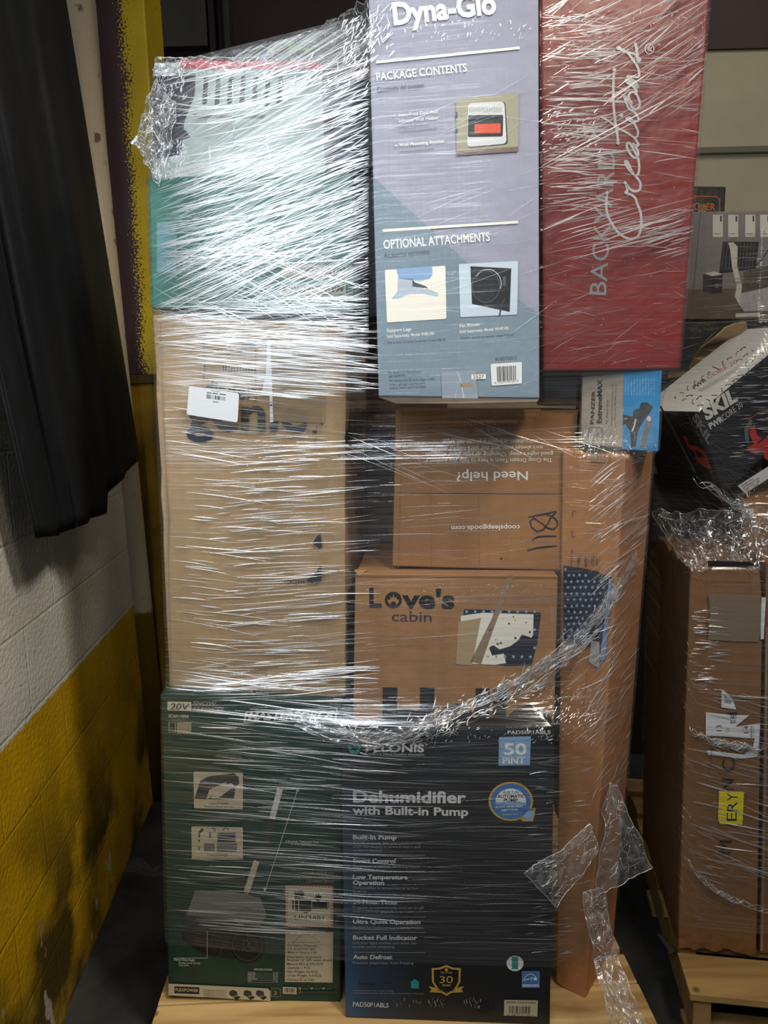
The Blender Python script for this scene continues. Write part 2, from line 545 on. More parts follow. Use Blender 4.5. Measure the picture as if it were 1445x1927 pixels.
def wall_paint():
    """painted concrete block: white above, yellow below, stucco grain, mortar lines, grime and chips low down.
    local x runs along the wall, z is height"""
    m, nt, N, L, b = new_mat('block_wall_paint')
    tc = N.new('ShaderNodeTexCoord'); sp = N.new('ShaderNodeSeparateXYZ'); L.new(tc.outputs['Object'], sp.inputs[0])

    def noise_(scale, detail, vec=None):
        n = N.new('ShaderNodeTexNoise'); n.inputs['Scale'].default_value = scale; n.inputs['Detail'].default_value = detail
        L.new(vec or tc.outputs['Object'], n.inputs['Vector']); return n.outputs['Fac']

    def math_(op, a, bb, c=None, clamp=False):
        mt = N.new('ShaderNodeMath'); mt.operation = op; mt.use_clamp = clamp
        for i, q in enumerate((a, bb, c)):
            if q is None: continue
            if isinstance(q, (int, float)): mt.inputs[i].default_value = q
            else: L.new(q, mt.inputs[i])
        return mt.outputs[0]

    def ramp(s, p0, p1, c0=(0, 0, 0, 1), c1=(1, 1, 1, 1)):
        r = N.new('ShaderNodeValToRGB'); r.color_ramp.elements[0].position = p0; r.color_ramp.elements[1].position = p1
        r.color_ramp.elements[0].color = c0; r.color_ramp.elements[1].color = c1; L.new(s, r.inputs[0]); return r.outputs[0]

    def mix(f, a, bb):
        x = N.new('ShaderNodeMixRGB'); L.new(f, x.inputs[0])
        for i, q in ((1, a), (2, bb)):
            if isinstance(q, tuple): x.inputs[i].default_value = (*q, 1)
            else: L.new(q, x.inputs[i])
        return x.outputs[0]
    edge = math_('MULTIPLY_ADD', noise_(30, 3), 0.02, sp.outputs['Z'])
    yel = ramp(edge, 0.8085, 0.8115, (1, 1, 1, 1), (0, 0, 0, 1))
    white = mix(ramp(noise_(3.0, 6), 0.35, 0.75), hexc('b4b0a4'), hexc('cfccc2'))
    yellow = mix(ramp(noise_(4.0, 6), 0.35, 0.75), hexc('a98406'), hexc('c69c10'))
    col = mix(yel, white, yellow)
    # black tyre / hand grime on the low part, flaked paint
    low = ramp(sp.outputs['Z'], 0.25, 0.74, (1, 1, 1, 1), (0, 0, 0, 1))
    g = ramp(noise_(3.2, 7), 0.45, 0.56)
    gm = math_('MULTIPLY', math_('MULTIPLY', g, low), 0.88)
    col = mix(gm, col, hexc('2a2710'))
    mp = N.new('ShaderNodeMapping'); mp.inputs['Scale'].default_value = (9, 9, 4.5); L.new(tc.outputs['Object'], mp.inputs['Vector'])
    ch = ramp(noise_(1.0, 8, mp.outputs[0]), 0.635, 0.65)
    chm = math_('MULTIPLY', ch, ramp(sp.outputs['Z'], 0.18, 0.34, (1, 1, 1, 1), (0, 0, 0, 1)))
    col = mix(chm, col, hexc('b7aa98'))
    sk = ramp(noise_(42, 2), 0.735, 0.755)
    col = mix(math_('MULTIPLY', sk, 0.65), col, hexc('3a352a'))
    L.new(col, b.inputs['Base Color']); b.inputs['Roughness'].default_value = 0.42; b.inputs['Specular IOR Level'].default_value = 0.5
    br = N.new('ShaderNodeTexBrick'); br.inputs['Scale'].default_value = 1.0
    br.inputs['Brick Width'].default_value = 0.406; br.inputs['Row Height'].default_value = 0.203
    br.inputs['Mortar Size'].default_value = 0.005; br.inputs['Mortar Smooth'].default_value = 0.6
    br.inputs['Color1'].default_value = (1, 1, 1, 1); br.inputs['Color2'].default_value = (1, 1, 1, 1); br.inputs['Mortar'].default_value = (0, 0, 0, 1)
    cb = N.new('ShaderNodeCombineXYZ'); L.new(sp.outputs['X'], cb.inputs[0]); L.new(sp.outputs['Z'], cb.inputs[1])
    L.new(cb.outputs[0], br.inputs['Vector'])
    b1 = N.new('ShaderNodeBump'); b1.inputs['Strength'].default_value = 0.35; b1.inputs['Distance'].default_value = 0.006
    L.new(br.outputs['Color'], b1.inputs['Height'])
    b2 = N.new('ShaderNodeBump'); b2.inputs['Strength'].default_value = 0.55; b2.inputs['Distance'].default_value = 0.006
    L.new(noise_(85, 4), b2.inputs['Height']); L.new(b1.outputs[0], b2.inputs['Normal']); L.new(b2.outputs[0], b.inputs['Normal'])
    return m


mb = MB(); mb.box((-4, -0.2, -0.1), (6, 6.2, 0), floor_mat()); tag(mb.build('floor'), kind='structure')

# block wall beside the stack: local x along the wall
T0, T1 = -1.15, 0.99
me_ = MB()
wp = wall_paint(); me_.box((0, 0, 0), (0.62, 0.2, 1.38), wp); me_.box((0.62, 0, 0), (T1 - T0, 0.2, 3.4), wp)
o = me_.build('wall_left'); tag(o, kind='structure')
mw = Matrix((WD, -WN, Vector((0, 0, 1)))).transposed().to_4x4(); mw.translation = wallpt(T0, 0); o.matrix_world = mw

M_MAROON = plain('maroon_paint', '3a282b', rough=0.6, var=0.18, vscale=3)
M_CREAMW = plain('cream_wall_paint', 'b9b196', rough=0.6, var=0.07, vscale=4, bump=0.1)
M_RAIL = plain('grey_rail', '6f6c60', rough=0.5)
YB = 4.4
zb = aty(1390, 94, YB).z
mb = MB(); mb.box((-4, YB, 0), (6, YB + 0.1, zb), M_CREAMW); mb.box((-4, YB - 0.02, zb), (6, YB + 0.1, 4.6), M_MAROON)
tag(mb.build('wall_back'), kind='structure')
# metal seam across the cream wall, a run of small holes under it
a = aty(1300, 284, YB); b_ = aty(1480, 279, YB)
mb = MB(); mb.box((a.x - 0.6, YB - 0.03, a.z - 0.024), (b_.x + 2, YB, a.z + 0.01), M_RAIL); tag(mb.build('trim_1', bevel=0.004), kind='structure')
# maroon screen left of the gap with a grey board and two posts in front of it
Yp = 3.9
mb = MB(); p0 = aty(290, 140, Yp + 0.06); mb.box((-1.75, Yp + 0.05, 0), (0.35, Yp + 0.1, 4.0), M_MAROON); tag(mb.build('partition_wall'), kind='structure')
mb = MB(); p0 = aty(300, 88, Yp); p1 = aty(391, 88, Yp); mb.box((p0.x - 0.15, Yp, p0.z), (p1.x, Yp + 0.05, 3.6), plain('grey_board', '5f5a52', var=0.1)); tag(mb.build('trim_2'), kind='structure')
for k, (x0, x1, h) in enumerate(((393, 404, '2b2422'), (421, 432, '3f3a36'))):
    mb = MB(); p0 = aty(x0, 60, Yp - 0.05); p1 = aty(x1, 60, Yp - 0.05); mb.box((p0.x, Yp - 0.05, 0), (p1.x, Yp + 0.05, 3.8), plain('post_paint_%d' % k, h, var=0.2)); tag(mb.build('trim_%d' % (3 + k), bevel=0.004), kind='structure')


def column_paint():
    """maroon steel column sprayed yellow, speckled overspray along one side; lower part brushed brownish yellow"""
    m, nt, N, L, b = new_mat('column_paint')
    tc = N.new('ShaderNodeTexCoord'); sp = N.new('ShaderNodeSeparateXYZ'); L.new(tc.outputs['Object'], sp.inputs[0])
    n = N.new('ShaderNodeTexNoise'); n.inputs['Scale'].default_value = 150; n.inputs['Detail'].default_value = 3; L.new(tc.outputs['Object'], n.inputs['Vector'])
    n2 = N.new('ShaderNodeTexNoise'); n2.inputs['Scale'].default_value = 5; n2.inputs['Detail'].default_value = 4; L.new(tc.outputs['Object'], n2.inputs['Vector'])
    e = N.new('ShaderNodeMath'); e.operation = 'MULTIPLY_ADD'; e.inputs[1].default_value = 0.16; L.new(n.outputs['Fac'], e.inputs[0]); L.new(sp.outputs['X'], e.inputs[2])
    e2 = N.new('ShaderNodeMath'); e2.operation = 'MULTIPLY_ADD'; e2.inputs[1].default_value = 0.05; L.new(n2.outputs['Fac'], e2.inputs[0]); L.new(e.outputs[0], e2.inputs[2])
    r = N.new('ShaderNodeValToRGB'); r.color_ramp.elements[0].position = 0.176; r.color_ramp.elements[1].position = 0.186
    L.new(e2.outputs[0], r.inputs[0])
    yl = N.new('ShaderNodeValToRGB'); yl.color_ramp.elements[0].position = 0.3; yl.color_ramp.elements[1].position = 0.7
    yl.color_ramp.elements[0].color = (*hexc('c4a612'), 1); yl.color_ramp.elements[1].color = (*hexc('e0c41c'), 1); L.new(n2.outputs['Fac'], yl.inputs[0])
    sk = N.new('ShaderNodeTexNoise'); sk.inputs['Scale'].default_value = 26; sk.inputs['Detail'].default_value = 4; L.new(tc.outputs['Object'], sk.inputs['Vector'])
    sr = N.new('ShaderNodeValToRGB'); sr.color_ramp.elements[0].position = 0.685; sr.color_ramp.elements[1].position = 0.70; L.new(sk.outputs['Fac'], sr.inputs[0])
    y2 = N.new('ShaderNodeMixRGB'); L.new(sr.outputs[0], y2.inputs[0]); L.new(yl.outputs[0], y2.inputs[1]); y2.inputs[2].default_value = (*hexc('3d3220'), 1)
    mx = N.new('ShaderNodeMixRGB'); L.new(r.outputs[0], mx.inputs[0]); mx.inputs[1].default_value = (*hexc('45303a'), 1); L.new(y2.outputs[0], mx.inputs[2])
    L.new(mx.outputs[0], b.inputs['Base Color']); b.inputs['Roughness'].default_value = 0.4
    bp = N.new('ShaderNodeBump'); bp.inputs['Strength'].default_value = 0.25; bp.inputs['Distance'].default_value = 0.004; L.new(n.outputs['Fac'], bp.inputs['Height']); L.new(bp.outputs[0], b.inputs['Normal'])
    return m


YC = 2.74
cl, cr = aty(206, 300, YC).x, aty(281, 150, YC).x
zj = aty(280, 705, YC).z
cp = column_paint()
mb = MB(); mb.box((-0.06, 0, zj), (cr - cl, 0.22, 3.6), cp)
o = mb.build('column_upper', bevel=0.006); o.location = (cl, YC, 0); tag(o, kind='structure')
mb = MB(); mb.box((-0.06, 0, 0), (cr - cl + 0.012, 0.22, zj - 0.025), plain('column_brush_yellow', '8f6d0c', rough=0.5, var=0.35, vscale=7, bump=0.3))
mb.box((-0.03, -0.012, zj - 0.03), (cr - cl + 0.03, 0.2, zj), plain('column_joint', '4b3d12', var=0.4, vscale=20))
o = mb.build('column_lower'); o.location = (cl, YC, 0); tag(o, kind='structure')
# rounded guard pipe in the corner: white above, yellow-brown at the foot
def pipe_paint():
    m, nt, N, L, b = new_mat('guard_pipe_paint')
    tc = N.new('ShaderNodeTexCoord'); sp = N.new('ShaderNodeSeparateXYZ'); L.new(tc.outputs['Object'], sp.inputs[0])
    n = N.new('ShaderNodeTexNoise'); n.inputs['Scale'].default_value = 22; n.inputs['Detail'].default_value = 5; L.new(tc.outputs['Object'], n.inputs['Vector'])
    e = N.new('ShaderNodeMath'); e.operation = 'MULTIPLY_ADD'; e.inputs[1].default_value = 0.05; L.new(n.outputs['Fac'], e.inputs[0]); L.new(sp.outputs['Z'], e.inputs[2])
    r = N.new('ShaderNodeValToRGB'); r.color_ramp.elements[0].position = 0.79; r.color_ramp.elements[1].position = 0.80; L.new(e.outputs[0], r.inputs[0])
    s = N.new('ShaderNodeValToRGB'); s.color_ramp.elements[0].position = 0.62; s.color_ramp.elements[1].position = 0.70
    s.color_ramp.elements[0].color = (*hexc('b5a58c'), 1); s.color_ramp.elements[1].color = (*hexc('5c4a3a'), 1); L.new(n.outputs['Fac'], s.inputs[0])
    mx = N.new('ShaderNodeMixRGB'); L.new(r.outputs[0], mx.inputs[0]); mx.inputs[1].default_value = (*hexc('6b5210'), 1); L.new(s.outputs[0], mx.inputs[2])
    L.new(mx.outputs[0], b.inputs['Base Color']); b.inputs['Roughness'].default_value = 0.45
    return m
pb = aty(262, 1130, 2.66); pt_ = aty(150, 40, 2.52)
dv = (pt_ - pb) / (pt_.z - pb.z)
mb = MB(); mb.tube([pb + dv * (z - pb.z) for z in (0.0, 0.8, 1.6, 3.2)], 0.044, pipe_paint(), n=20)
o = mb.build('trim_5', smooth=True); tag(o, kind='structure')


# ================================================================ black curtain hung along the wall
def curtain():
    m, nt, N, L, b = new_mat('black_curtain_cloth')
    tc = N.new('ShaderNodeTexCoord'); n = N.new('ShaderNodeTexNoise'); n.inputs['Scale'].default_value = 14; n.inputs['Detail'].default_value = 5
    L.new(tc.outputs['Object'], n.inputs['Vector']); r = N.new('ShaderNodeValToRGB')
    r.color_ramp.elements[0].color = (0.006, 0.007, 0.009, 1); r.color_ramp.elements[1].color = (0.013, 0.014, 0.017, 1)
    L.new(n.outputs['Fac'], r.inputs[0]); L.new(r.outputs[0], b.inputs['Base Color']); b.inputs['Roughness'].default_value = 0.55
    b.inputs['Specular IOR Level'].default_value = 0.3
    hem = [(0, 1012), (0.10, 1010), (0.22, 1008), (0.23, 1003), (0.5, 985), (0.52, 976), (0.685, 966), (0.69, 927), (0.85, 900), (0.86, 890), (1.0, 864)]
    xs = [(65, 0), (100, .22), (133, .5), (197, .685), (262, 1)]
    P = []
    ns, nt_ = 110, 46
    for j in range(nt_ + 1):
        t = j / nt_; row = []
        for i in range(ns + 1):
            s = i / ns
            yb = hem[-1][1]
            for (s0, y0), (s1, y1) in zip(hem, hem[1:]):
                if s0 <= s <= s1: yb = y0 + (y1 - y0) * (s - s0) / (s1 - s0); break
            xb = 65 + 197 * s; xt = -190 + 298 * s
            px = xt + (xb - xt) * t; py = -90 + (yb + 90) * t
            f = 0.010 * math.sin(s * 17 + 0.6 * math.sin(t * 2.2)) + 0.004 * math.sin(s * 39 + 1.3 + t) + 0.05 * max(0, 0.5 - abs(s - 0.72)) * (0.6 + 0.4 * t)
            off = 0.075 + f + 0.012 * noise.noise(Vector((s * 5, t * 3, 0)))
            row.append(onpl(px, py, W0, WN, off))
        P.append(row)
    top = P[0][ns // 2]
    rt = rootw('dock_curtain', (P[-1][40].x, P[-1][40].y, P[-1][40].z), 'heavy black curtain hanging along the white block wall', 'curtain')
    mb = MB(); mb.grid(P, m); c = mb.build('cloth_panel', rt, smooth=True)
    md = c.modifiers.new('thickness', 'SOLIDIFY'); md.thickness = 0.003
    # hem stitched along the free edge
    mb = MB(); mb.tube([P[j][2] + WN * 0.004 for j in range(nt_ + 1)], 0.0035, m, n=6); mb.build('edge_hem', rt, smooth=True)
    mb = MB(); mb.tube([P[j][24] + WN * 0.003 for j in range(nt_ + 1)], 0.0016, m, n=5); mb.build('seam', rt, smooth=True)
    mb = MB(); a, b2 = wallpt(-0.5, 2.92, 0.09), wallpt(0.9, 2.92, 0.09); mb.tube([a, b2], 0.012, plain('curtain_rail_metal', '55585c', metal=0.8, rough=0.4), n=10); mb.build('curtain_rail', rt, smooth=True)


curtain()


# ================================================================ pallets
def wood(name, h0, h1):
    m, nt, N, L, b = new_mat(name)
    tc = N.new('ShaderNodeTexCoord'); mp = N.new('ShaderNodeMapping'); mp.inputs['Scale'].default_value = (2.2, 26, 26); L.new(tc.outputs['Object'], mp.inputs['Vector'])
    n = N.new('ShaderNodeTexNoise'); n.inputs['Scale'].default_value = 1; n.inputs['Detail'].default_value = 7; n.inputs['Distortion'].default_value = 0.8; L.new(mp.outputs[0], n.inputs['Vector'])
    r = N.new('ShaderNodeValToRGB'); r.color_ramp.elements[0].position = 0.3; r.color_ramp.elements[1].position = 0.72
    r.color_ramp.elements[0].color = (*hexc(h0), 1); r.color_ramp.elements[1].color = (*hexc(h1), 1); L.new(n.outputs['Fac'], r.inputs[0])
    k = N.new('ShaderNodeTexVoronoi'); k.inputs['Scale'].default_value = 5.5; L.new(tc.outputs['Object'], k.inputs['Vector'])
    kr = N.new('ShaderNodeValToRGB'); kr.color_ramp.elements[0].position = 0.055; kr.color_ramp.elements[1].position = 0.085; L.new(k.outputs['Distance'], kr.inputs[0])
    mx = N.new('ShaderNodeMixRGB'); L.new(kr.outputs[0], mx.inputs[0]); mx.inputs[1].default_value = (*hexc('3a2612'), 1); L.new(r.outputs[0], mx.inputs[2])
    L.new(mx.outputs[0], b.inputs['Base Color']); b.inputs['Roughness'].default_value = 0.65
    bp = N.new('ShaderNodeBump'); bp.inputs['Strength'].default_value = 0.3; bp.inputs['Distance'].default_value = 0.004; L.new(n.outputs['Fac'], bp.inputs['Height']); L.new(bp.outputs[0], b.inputs['Normal'])
    return m


WOOD = wood('pallet_pine', 'a37a45', 'd8b57a'); WOOD2 = wood('pallet_pine_weathered', '8f6c3f', 'b99459')


def pallet(label, org, ang, w, d, boards, group=None, mat=WOOD, ztop=0.145):
    """org = front corner (x, y), boards: list of (offset from the front, board width)"""
    c, s = math.cos(ang), math.sin(ang)
    X = Vector((c, s, 0)); Y = Vector((-s, c, 0)); O = Vector((org[0], org[1], 0))
    rt = rootw('wooden_pallet', O + X * w / 2 + Y * d / 2, label, 'pallet', group)

    def bx(x0, x1, y0, y1, z0, z1, name):
        m = MB(); q = [O + X * x + Y * y + Vector((0, 0, z)) for y in (y0, y1) for (x, z) in ((x0, z1), (x1, z1), (x1, z0), (x0, z0))]
        m.hexa(q, mat); return m.build(name, rt, bevel=0.0025)
    rg = random.Random(len(boards))
    for y0, wd in boards:
        j = rg.uniform(-0.006, 0.006)
        bx(j, w + j, y0, y0 + wd, ztop - 0.019, ztop, 'deck_board')
    for x0 in (0.008, w / 2 - 0.02, w - 0.048):
        bx(x0, x0 + 0.04, 0.012, d - 0.012, 0.019, ztop - 0.0195, 'stringer')
    for y0 in (0.0, d / 2 - 0.05, d - 0.1):
        bx(0, w, y0, y0 + 0.1, 0.0, 0.0185, 'bottom_board')
    return rt


PA = math.radians(1.5)
pallet('pale pine pallet carrying the tall wrapped stack', (-0.548, 1.385), PA, 1.12, 1.0,
       [(0.0, 0.135), (0.139, 0.09), (0.25, 0.09), (0.36, 0.09), (0.47, 0.09), (0.58, 0.09), (0.69, 0.09), (0.80, 0.09), (0.905, 0.09)])
pallet('weathered pallet with a splintered front board under the brown carton marked in black capitals', (0.678, 1.515), math.radians(-9.5), 0.98, 1.0,
       [(0.0, 0.13), (0.16, 0.09), (0.28, 0.09), (0.40, 0.09), (0.52, 0.09), (0.64, 0.09), (0.76, 0.09), (0.9, 0.09)], mat=WOOD2)


# ================================================================ cartons of the tall stack
KRAFT = board('kraft_board', 'a08563', scuffs=0.25); KRAFT2 = board('kraft_board_warm', '98704b', scuffs=0.3); KRAFT3 = board('kraft_board_brown', '976c44', scuffs=0.35)
GREEN = board('print_dark_green', '18382e', rough=0.45, spec=0.45, flute=0.12, var=0.1, scuff='6f7a6e', scuffs=0.25)
BLACKB = board('print_black', '1f2023', rough=0.45, spec=0.45, flute=0.1, scuff='63605a', scuffs=0.22)
REDB = board('print_red', '761b17', rough=0.38, spec=0.5, flute=0.12, var=0.12, scuff='c8a79c', scuffs=0.12)
DYNAB = board('print_lavender_grey', '9696a6', rough=0.65, spec=0.12, flute=0.3, var=0.05, scuff='d5d5dc', scuffs=0.2)
SLATEB = board('print_slate', '7a8a96', rough=0.65, spec=0.12, flute=0.3, var=0.05)
GREYB = board('print_pale_grey', 'a7b5b2', rough=0.45, flute=0.1, var=0.05)
NAVYB = board('print_navy', '272a3a', rough=0.45, flute=0.1); CHARB = board('print_charcoal', '2f3238', rough=0.5, flute=0.1)

# ---- dark green snow shovel carton
c = Carton('snow_shovel_carton', 'dark green snow shovel carton standing on the pallet beside the black dehumidifier carton',
           [(303, 1302, 1.537), (643, 1318, 1.518), (641, 1887, 1.518), (317, 1877, 1.537)], 0.36, GREEN, back=(0.06, 1, 0))
p = Print(c); p.poly([(315, 1320), (360, 1321), (360, 1338), (315, 1337)], I_TAN); p.up()
p.text('20V', (319, 1335), (357, 1336), 12, I_NAVY, 0.02, 0.2).text('SNOW', (362, 1327), (408, 1328), 8, I_TAND, 0.02, 0.2).text('SHOVEL', (362, 1338), (424, 1339), 8, I_TAND, 0.02, 0.2)
p.poly([(462, 1339), (635, 1332), (632, 1358), (458, 1360)], I_LIGHT); p.up(); p.poly([(465, 1341), (633, 1334), (630, 1356), (461, 1358)], GREEN); p.up()
p.text('MASTERFORCE', (466, 1355), (628, 1353), 15, I_LIGHT, 0.035, 0.28); p.text('270-3279', (618, 1327), (634, 1327), 4, I_TAND); p.build('brand_lettering')
p = Print(c); p.text('SCAN HERE', (317, 1350), (355, 1351), 6, I_TAN, 0.02).text('FOR MORE INFO', (322, 1356), (350, 1356), 3, I_TAND)
p.line([(318, 1359), (330, 1359), (330, 1378), (318, 1378)], 1.2, I_TAN, True); p.rect(333, 1359, 360, 1381, I_TAND)
p.text('POWER SHOVEL', (408, 1424), (456, 1428), 5, I_TAND).text('18" / 20V', (452, 1431), (478, 1432), 4, I_TAND); p.build('scan_panel')
p = Print(c); p.rrect([(364, 1452), (457, 1454), (457, 1523), (365, 1521)], 2, I_TAN); p.up()
p.poly([(366, 1503), (376, 1470), (392, 1461), (440, 1455), (449, 1462), (450, 1474), (443, 1482), (436, 1474), (424, 1472), (394, 1486), (388, 1504)], I_DGREY)
p.poly([(392, 1504), (398, 1497), (430, 1470), (443, 1484), (440, 1503)], I_DGREY); p.up(); p.poly([(398, 1498), (420, 1476), (436, 1474), (441, 1480), (410, 1502), (398, 1503)], I_TAN)
p.text('Lock-off Switch', (393, 1514), (429, 1514), 4.5, I_DGREY, 0.015).text('Prevent accidental start-ups', (385, 1519.5), (438, 1520), 4, I_DGREY); p.build('switch_picture')
p = Print(c); p.rrect([(360, 1555), (457, 1557), (457, 1618), (361, 1617)], 2, I_TAN); p.up()
p.poly([(373, 1576), (373, 1566), (380, 1558), (384, 1562), (377, 1568), (376, 1577)], I_DGREY).rect(373, 1580, 376, 1584, I_DGREY).rect(373, 1592, 376, 1600, I_GREY)
p.line([(398, 1559), (405, 1559), (403, 1566)], 2, I_DGREY).rect(394, 1566, 397, 1577, I_DGREY); p.ring(425, 1563, 5, 1.5, I_DGREY, a0=0, a1=180)
p.rect(409, 1567, 443, 1585, I_DGREY).rect(384, 1587, 404, 1602, I_GREY).rect(408, 1587, 446, 1603, I_GREY)
p.text('Compact Storage', (390, 1611), (428, 1611.5), 4.5, I_DGREY, 0.01).text('Quickly and easily collapses for compact storage', (364, 1616), (455, 1617), 3.6, I_DGREY); p.build('storage_picture')
p = Print(c); p.line([(545, 1440), (530, 1484)], [7, 9], I_DGREY).line([(527, 1484), (512, 1541)], 11, I_LIGHT).line([(512, 1541), (490, 1620)], [11, 14], I_DGREY).line([(483, 1620), (464, 1678)], 11, I_TAN)
p.poly([(358, 1702), (367, 1676), (440, 1677), (490, 1690), (502, 1722), (490, 1742), (350, 1722)], I_GREY); p.up()
p.poly([(345, 1730), (350, 1722), (440, 1730), (446, 1752), (345, 1748)], I_DGREY).poly([(340, 1752), (440, 1758), (450, 1805), (385, 1795), (345, 1772)], I_BLACK)
p.line([(380, 1755), (372, 1790)], 3, I_DGREY).line([(402, 1757), (392, 1796)], 3, I_DGREY).line([(424, 1758), (414, 1800)], 3, I_DGREY)
p.disc(466, 1778, 32, I_BLACK, 34); p.up(); p.ring(466, 1778, 28, 2.5, I_DGREY, 30).ring(470, 1778, 12, 2, I_DGREY).line([(464, 1678), (452, 1740)], [8, 12], I_GREY)
p.build('shovel_picture')
p = Print(c); p.line([(560, 1486), (499, 1675)], 1.1, I_LIGHT); p.poly([(561, 1482), (563, 1490), (556, 1488)], I_LIGHT).poly([(497, 1678), (496, 1670), (503, 1672)], I_LIGHT)
p.text('Adjustable Telescopic Pole', (537, 1585), (599, 1587), 4.5, I_LIGHT, 0.015).text('40" to 48" Height Extension', (547, 1590.5), (594, 1592), 3.5, I_LIGHT)
p.line([(390, 1752), (390, 1803), (327, 1803)], 0.8, I_LIGHT); p.text('Heavy-Duty Auger', (327, 1807.5), (367, 1808.5), 4.2, I_LIGHT, 0.015).text('Quickly shreds through', (336, 1813.5), (377, 1814), 3.8, I_LIGHT).text('snow piles', (336, 1818), (355, 1818), 3.8, I_LIGHT)
p.text('SPECIFICATIONS', (478, 1826), (512, 1826.5), 3.6, I_LIGHT, 0.015)
for k, t in enumerate(('CLEARING WIDTH', 'CLEARING DEPTH', 'CLEARING RATE', 'THROWING DISTANCE', 'WEIGHT')):
    y = 1831.5 + k * 4; p.text(t, (466, y), (466 + 1.05 * len(t), y), 2.6, I_LIGHT); p.line([(466, y + 1), (523, y + 1.2)], 0.5, I_DIM)
    p.text(('12 IN', '6 IN', '300 LB/MIN', '20 FT', '14.1 LB')[k], (514, y), (523, y), 2.4, I_LIGHT)
p.text('UN3481 LITHIUM ION', (572, 1645), (628, 1645), 5, I_TAND, 0.015).text('BATTERIES PACKED WITH', (559, 1653), (628, 1653), 5, I_TAND, 0.015).text('EQUIPMENT (80Wh)', (577, 1661), (628, 1661), 5, I_TAND, 0.015); p.build('feature_text')
p = Print(c); p.poly([(537, 1666), (627, 1667), (627, 1745), (538, 1744)], I_TAN); p.up()
for k in range(15):
    x = 539 + k * 6; p.line([(x, 1670), (x + 4, 1667)], 2, I_RED).line([(x, 1744), (x + 4, 1741)], 2, I_RED)
for k in range(12):
    y = 1673 + k * 6; p.line([(538.5, y + 3), (541.5, y)], 2, I_RED).line([(623.5, y + 3), (626.5, y)], 2, I_RED)
p.rect(554, 1676, 572, 1692, I_BLACK).rect(550, 1694, 553, 1712, I_BLACK).rect(555, 1694, 561, 1716, I_BLACK).poly([(563, 1694), (586, 1694), (586, 1714), (576, 1719), (563, 1714)], I_BLACK).rect(587, 1697, 616, 1710, I_BLACK)
p.poly([(592, 1693), (591, 1687), (594, 1689), (595, 1682), (598, 1686), (600, 1679), (602, 1687), (605, 1684), (604, 1693), (600, 1697)], I_BLACK); p.ring(614, 1703, 5, 1.5, I_BLACK, 7)
p.text('UN3481', (554, 1731), (609, 1732), 9.5, I_DGREY, 0.0); p.build('hazard_label')
p = Print(c); p.poly([(537, 1753), (627, 1754), (626, 1849), (536, 1848)], I_TAN); p.up(); p.line([(550, 1774), (568, 1759), (582, 1759), (602, 1773), (550, 1774)], 0.8, I_DGREY)
for k, (t, y, w) in enumerate((('Eau Claire, Wisconsin', 1781, 56), ('P.O. # DIST72513872', 1787.5, 53), ('Made in China to USA', 1794, 55), ('Description of product:', 1802.5, 64), ('Brushed 12" 20V snow shovel', 1808.5, 83), ('Menard SKU # 270-3279', 1816, 67), ('Quantity: 1 PCS', 1823, 42), ('Net Weight: 4.6 KGS', 1830.5, 57), ('Gross Weight: 6.4 KGS', 1837.5, 63), ('Carton        of 1152', 1845.5, 50))):
    p.text(t, (541 - (k > 2), y), (541 + w, y + 0.6), 4.6, I_BLACK, 0.012)
p.line([(559, 1847), (562, 1841), (563, 1846), (566, 1840), (569, 1841), (565, 1846), (569, 1846)], 0.9, I_BLACK); p.build('shipping_text_label')
p = Print(c); p.poly([(317, 1851), (504, 1860), (509, 1865), (509, 1884), (317, 1873)], I_TAN); p.up(); p.poly([(328, 1856), (375, 1858), (375, 1871), (328, 1869)], I_BLACK); p.up()
p.text('FLEXPOWER', (330, 1865), (373, 1867), 6, I_TAN, 0.02)
for k in range(5): p.text('Interchangeable battery works with all tools'[k:], (383, 1863.5 + 3.4 * k), (424 + 3 * (k % 2), 1865 + 3.4 * k), 2.4, I_DGREY)
for x in (440, 467, 490):
    p.poly([(x - 8, 1865), (x - 2, 1863), (x + 6, 1866), (x + 7, 1873), (x - 2, 1876), (x - 9, 1872)], I_DGREY).poly([(x - 1, 1877), (x + 8, 1874), (x + 13, 1877), (x + 5, 1882)], I_BLACK)
p.line([(511, 1860), (528, 1861), (528, 1876), (511, 1875)], 1, I_TAND, True); p.text('3', (514, 1872), (521, 1872.5), 8, I_TAND, 0.02)
p.poly([(532, 1857), (558, 1858), (558, 1871), (532, 1870)], I_TAN); p.up(); p.bars([(535, 1859), (555, 1860), (555, 1868), (535, 1867.5)], I_BLACK, 14, 2)
p.rect(563, 1865, 632, 1870, I_DGREY); p.poly([(562, 1869), (565, 1863), (568, 1869)], I_YEL)
for k in range(3): p.rect(562 + 22 * k, 1858, 567 + 22 * k, 1862, I_TAND); p.text('warranty', (569 + 22 * k, 1861.5), (580 + 22 * k, 1861.7), 2.4, I_DIM)
p.build('footer_band')
SNOW = c

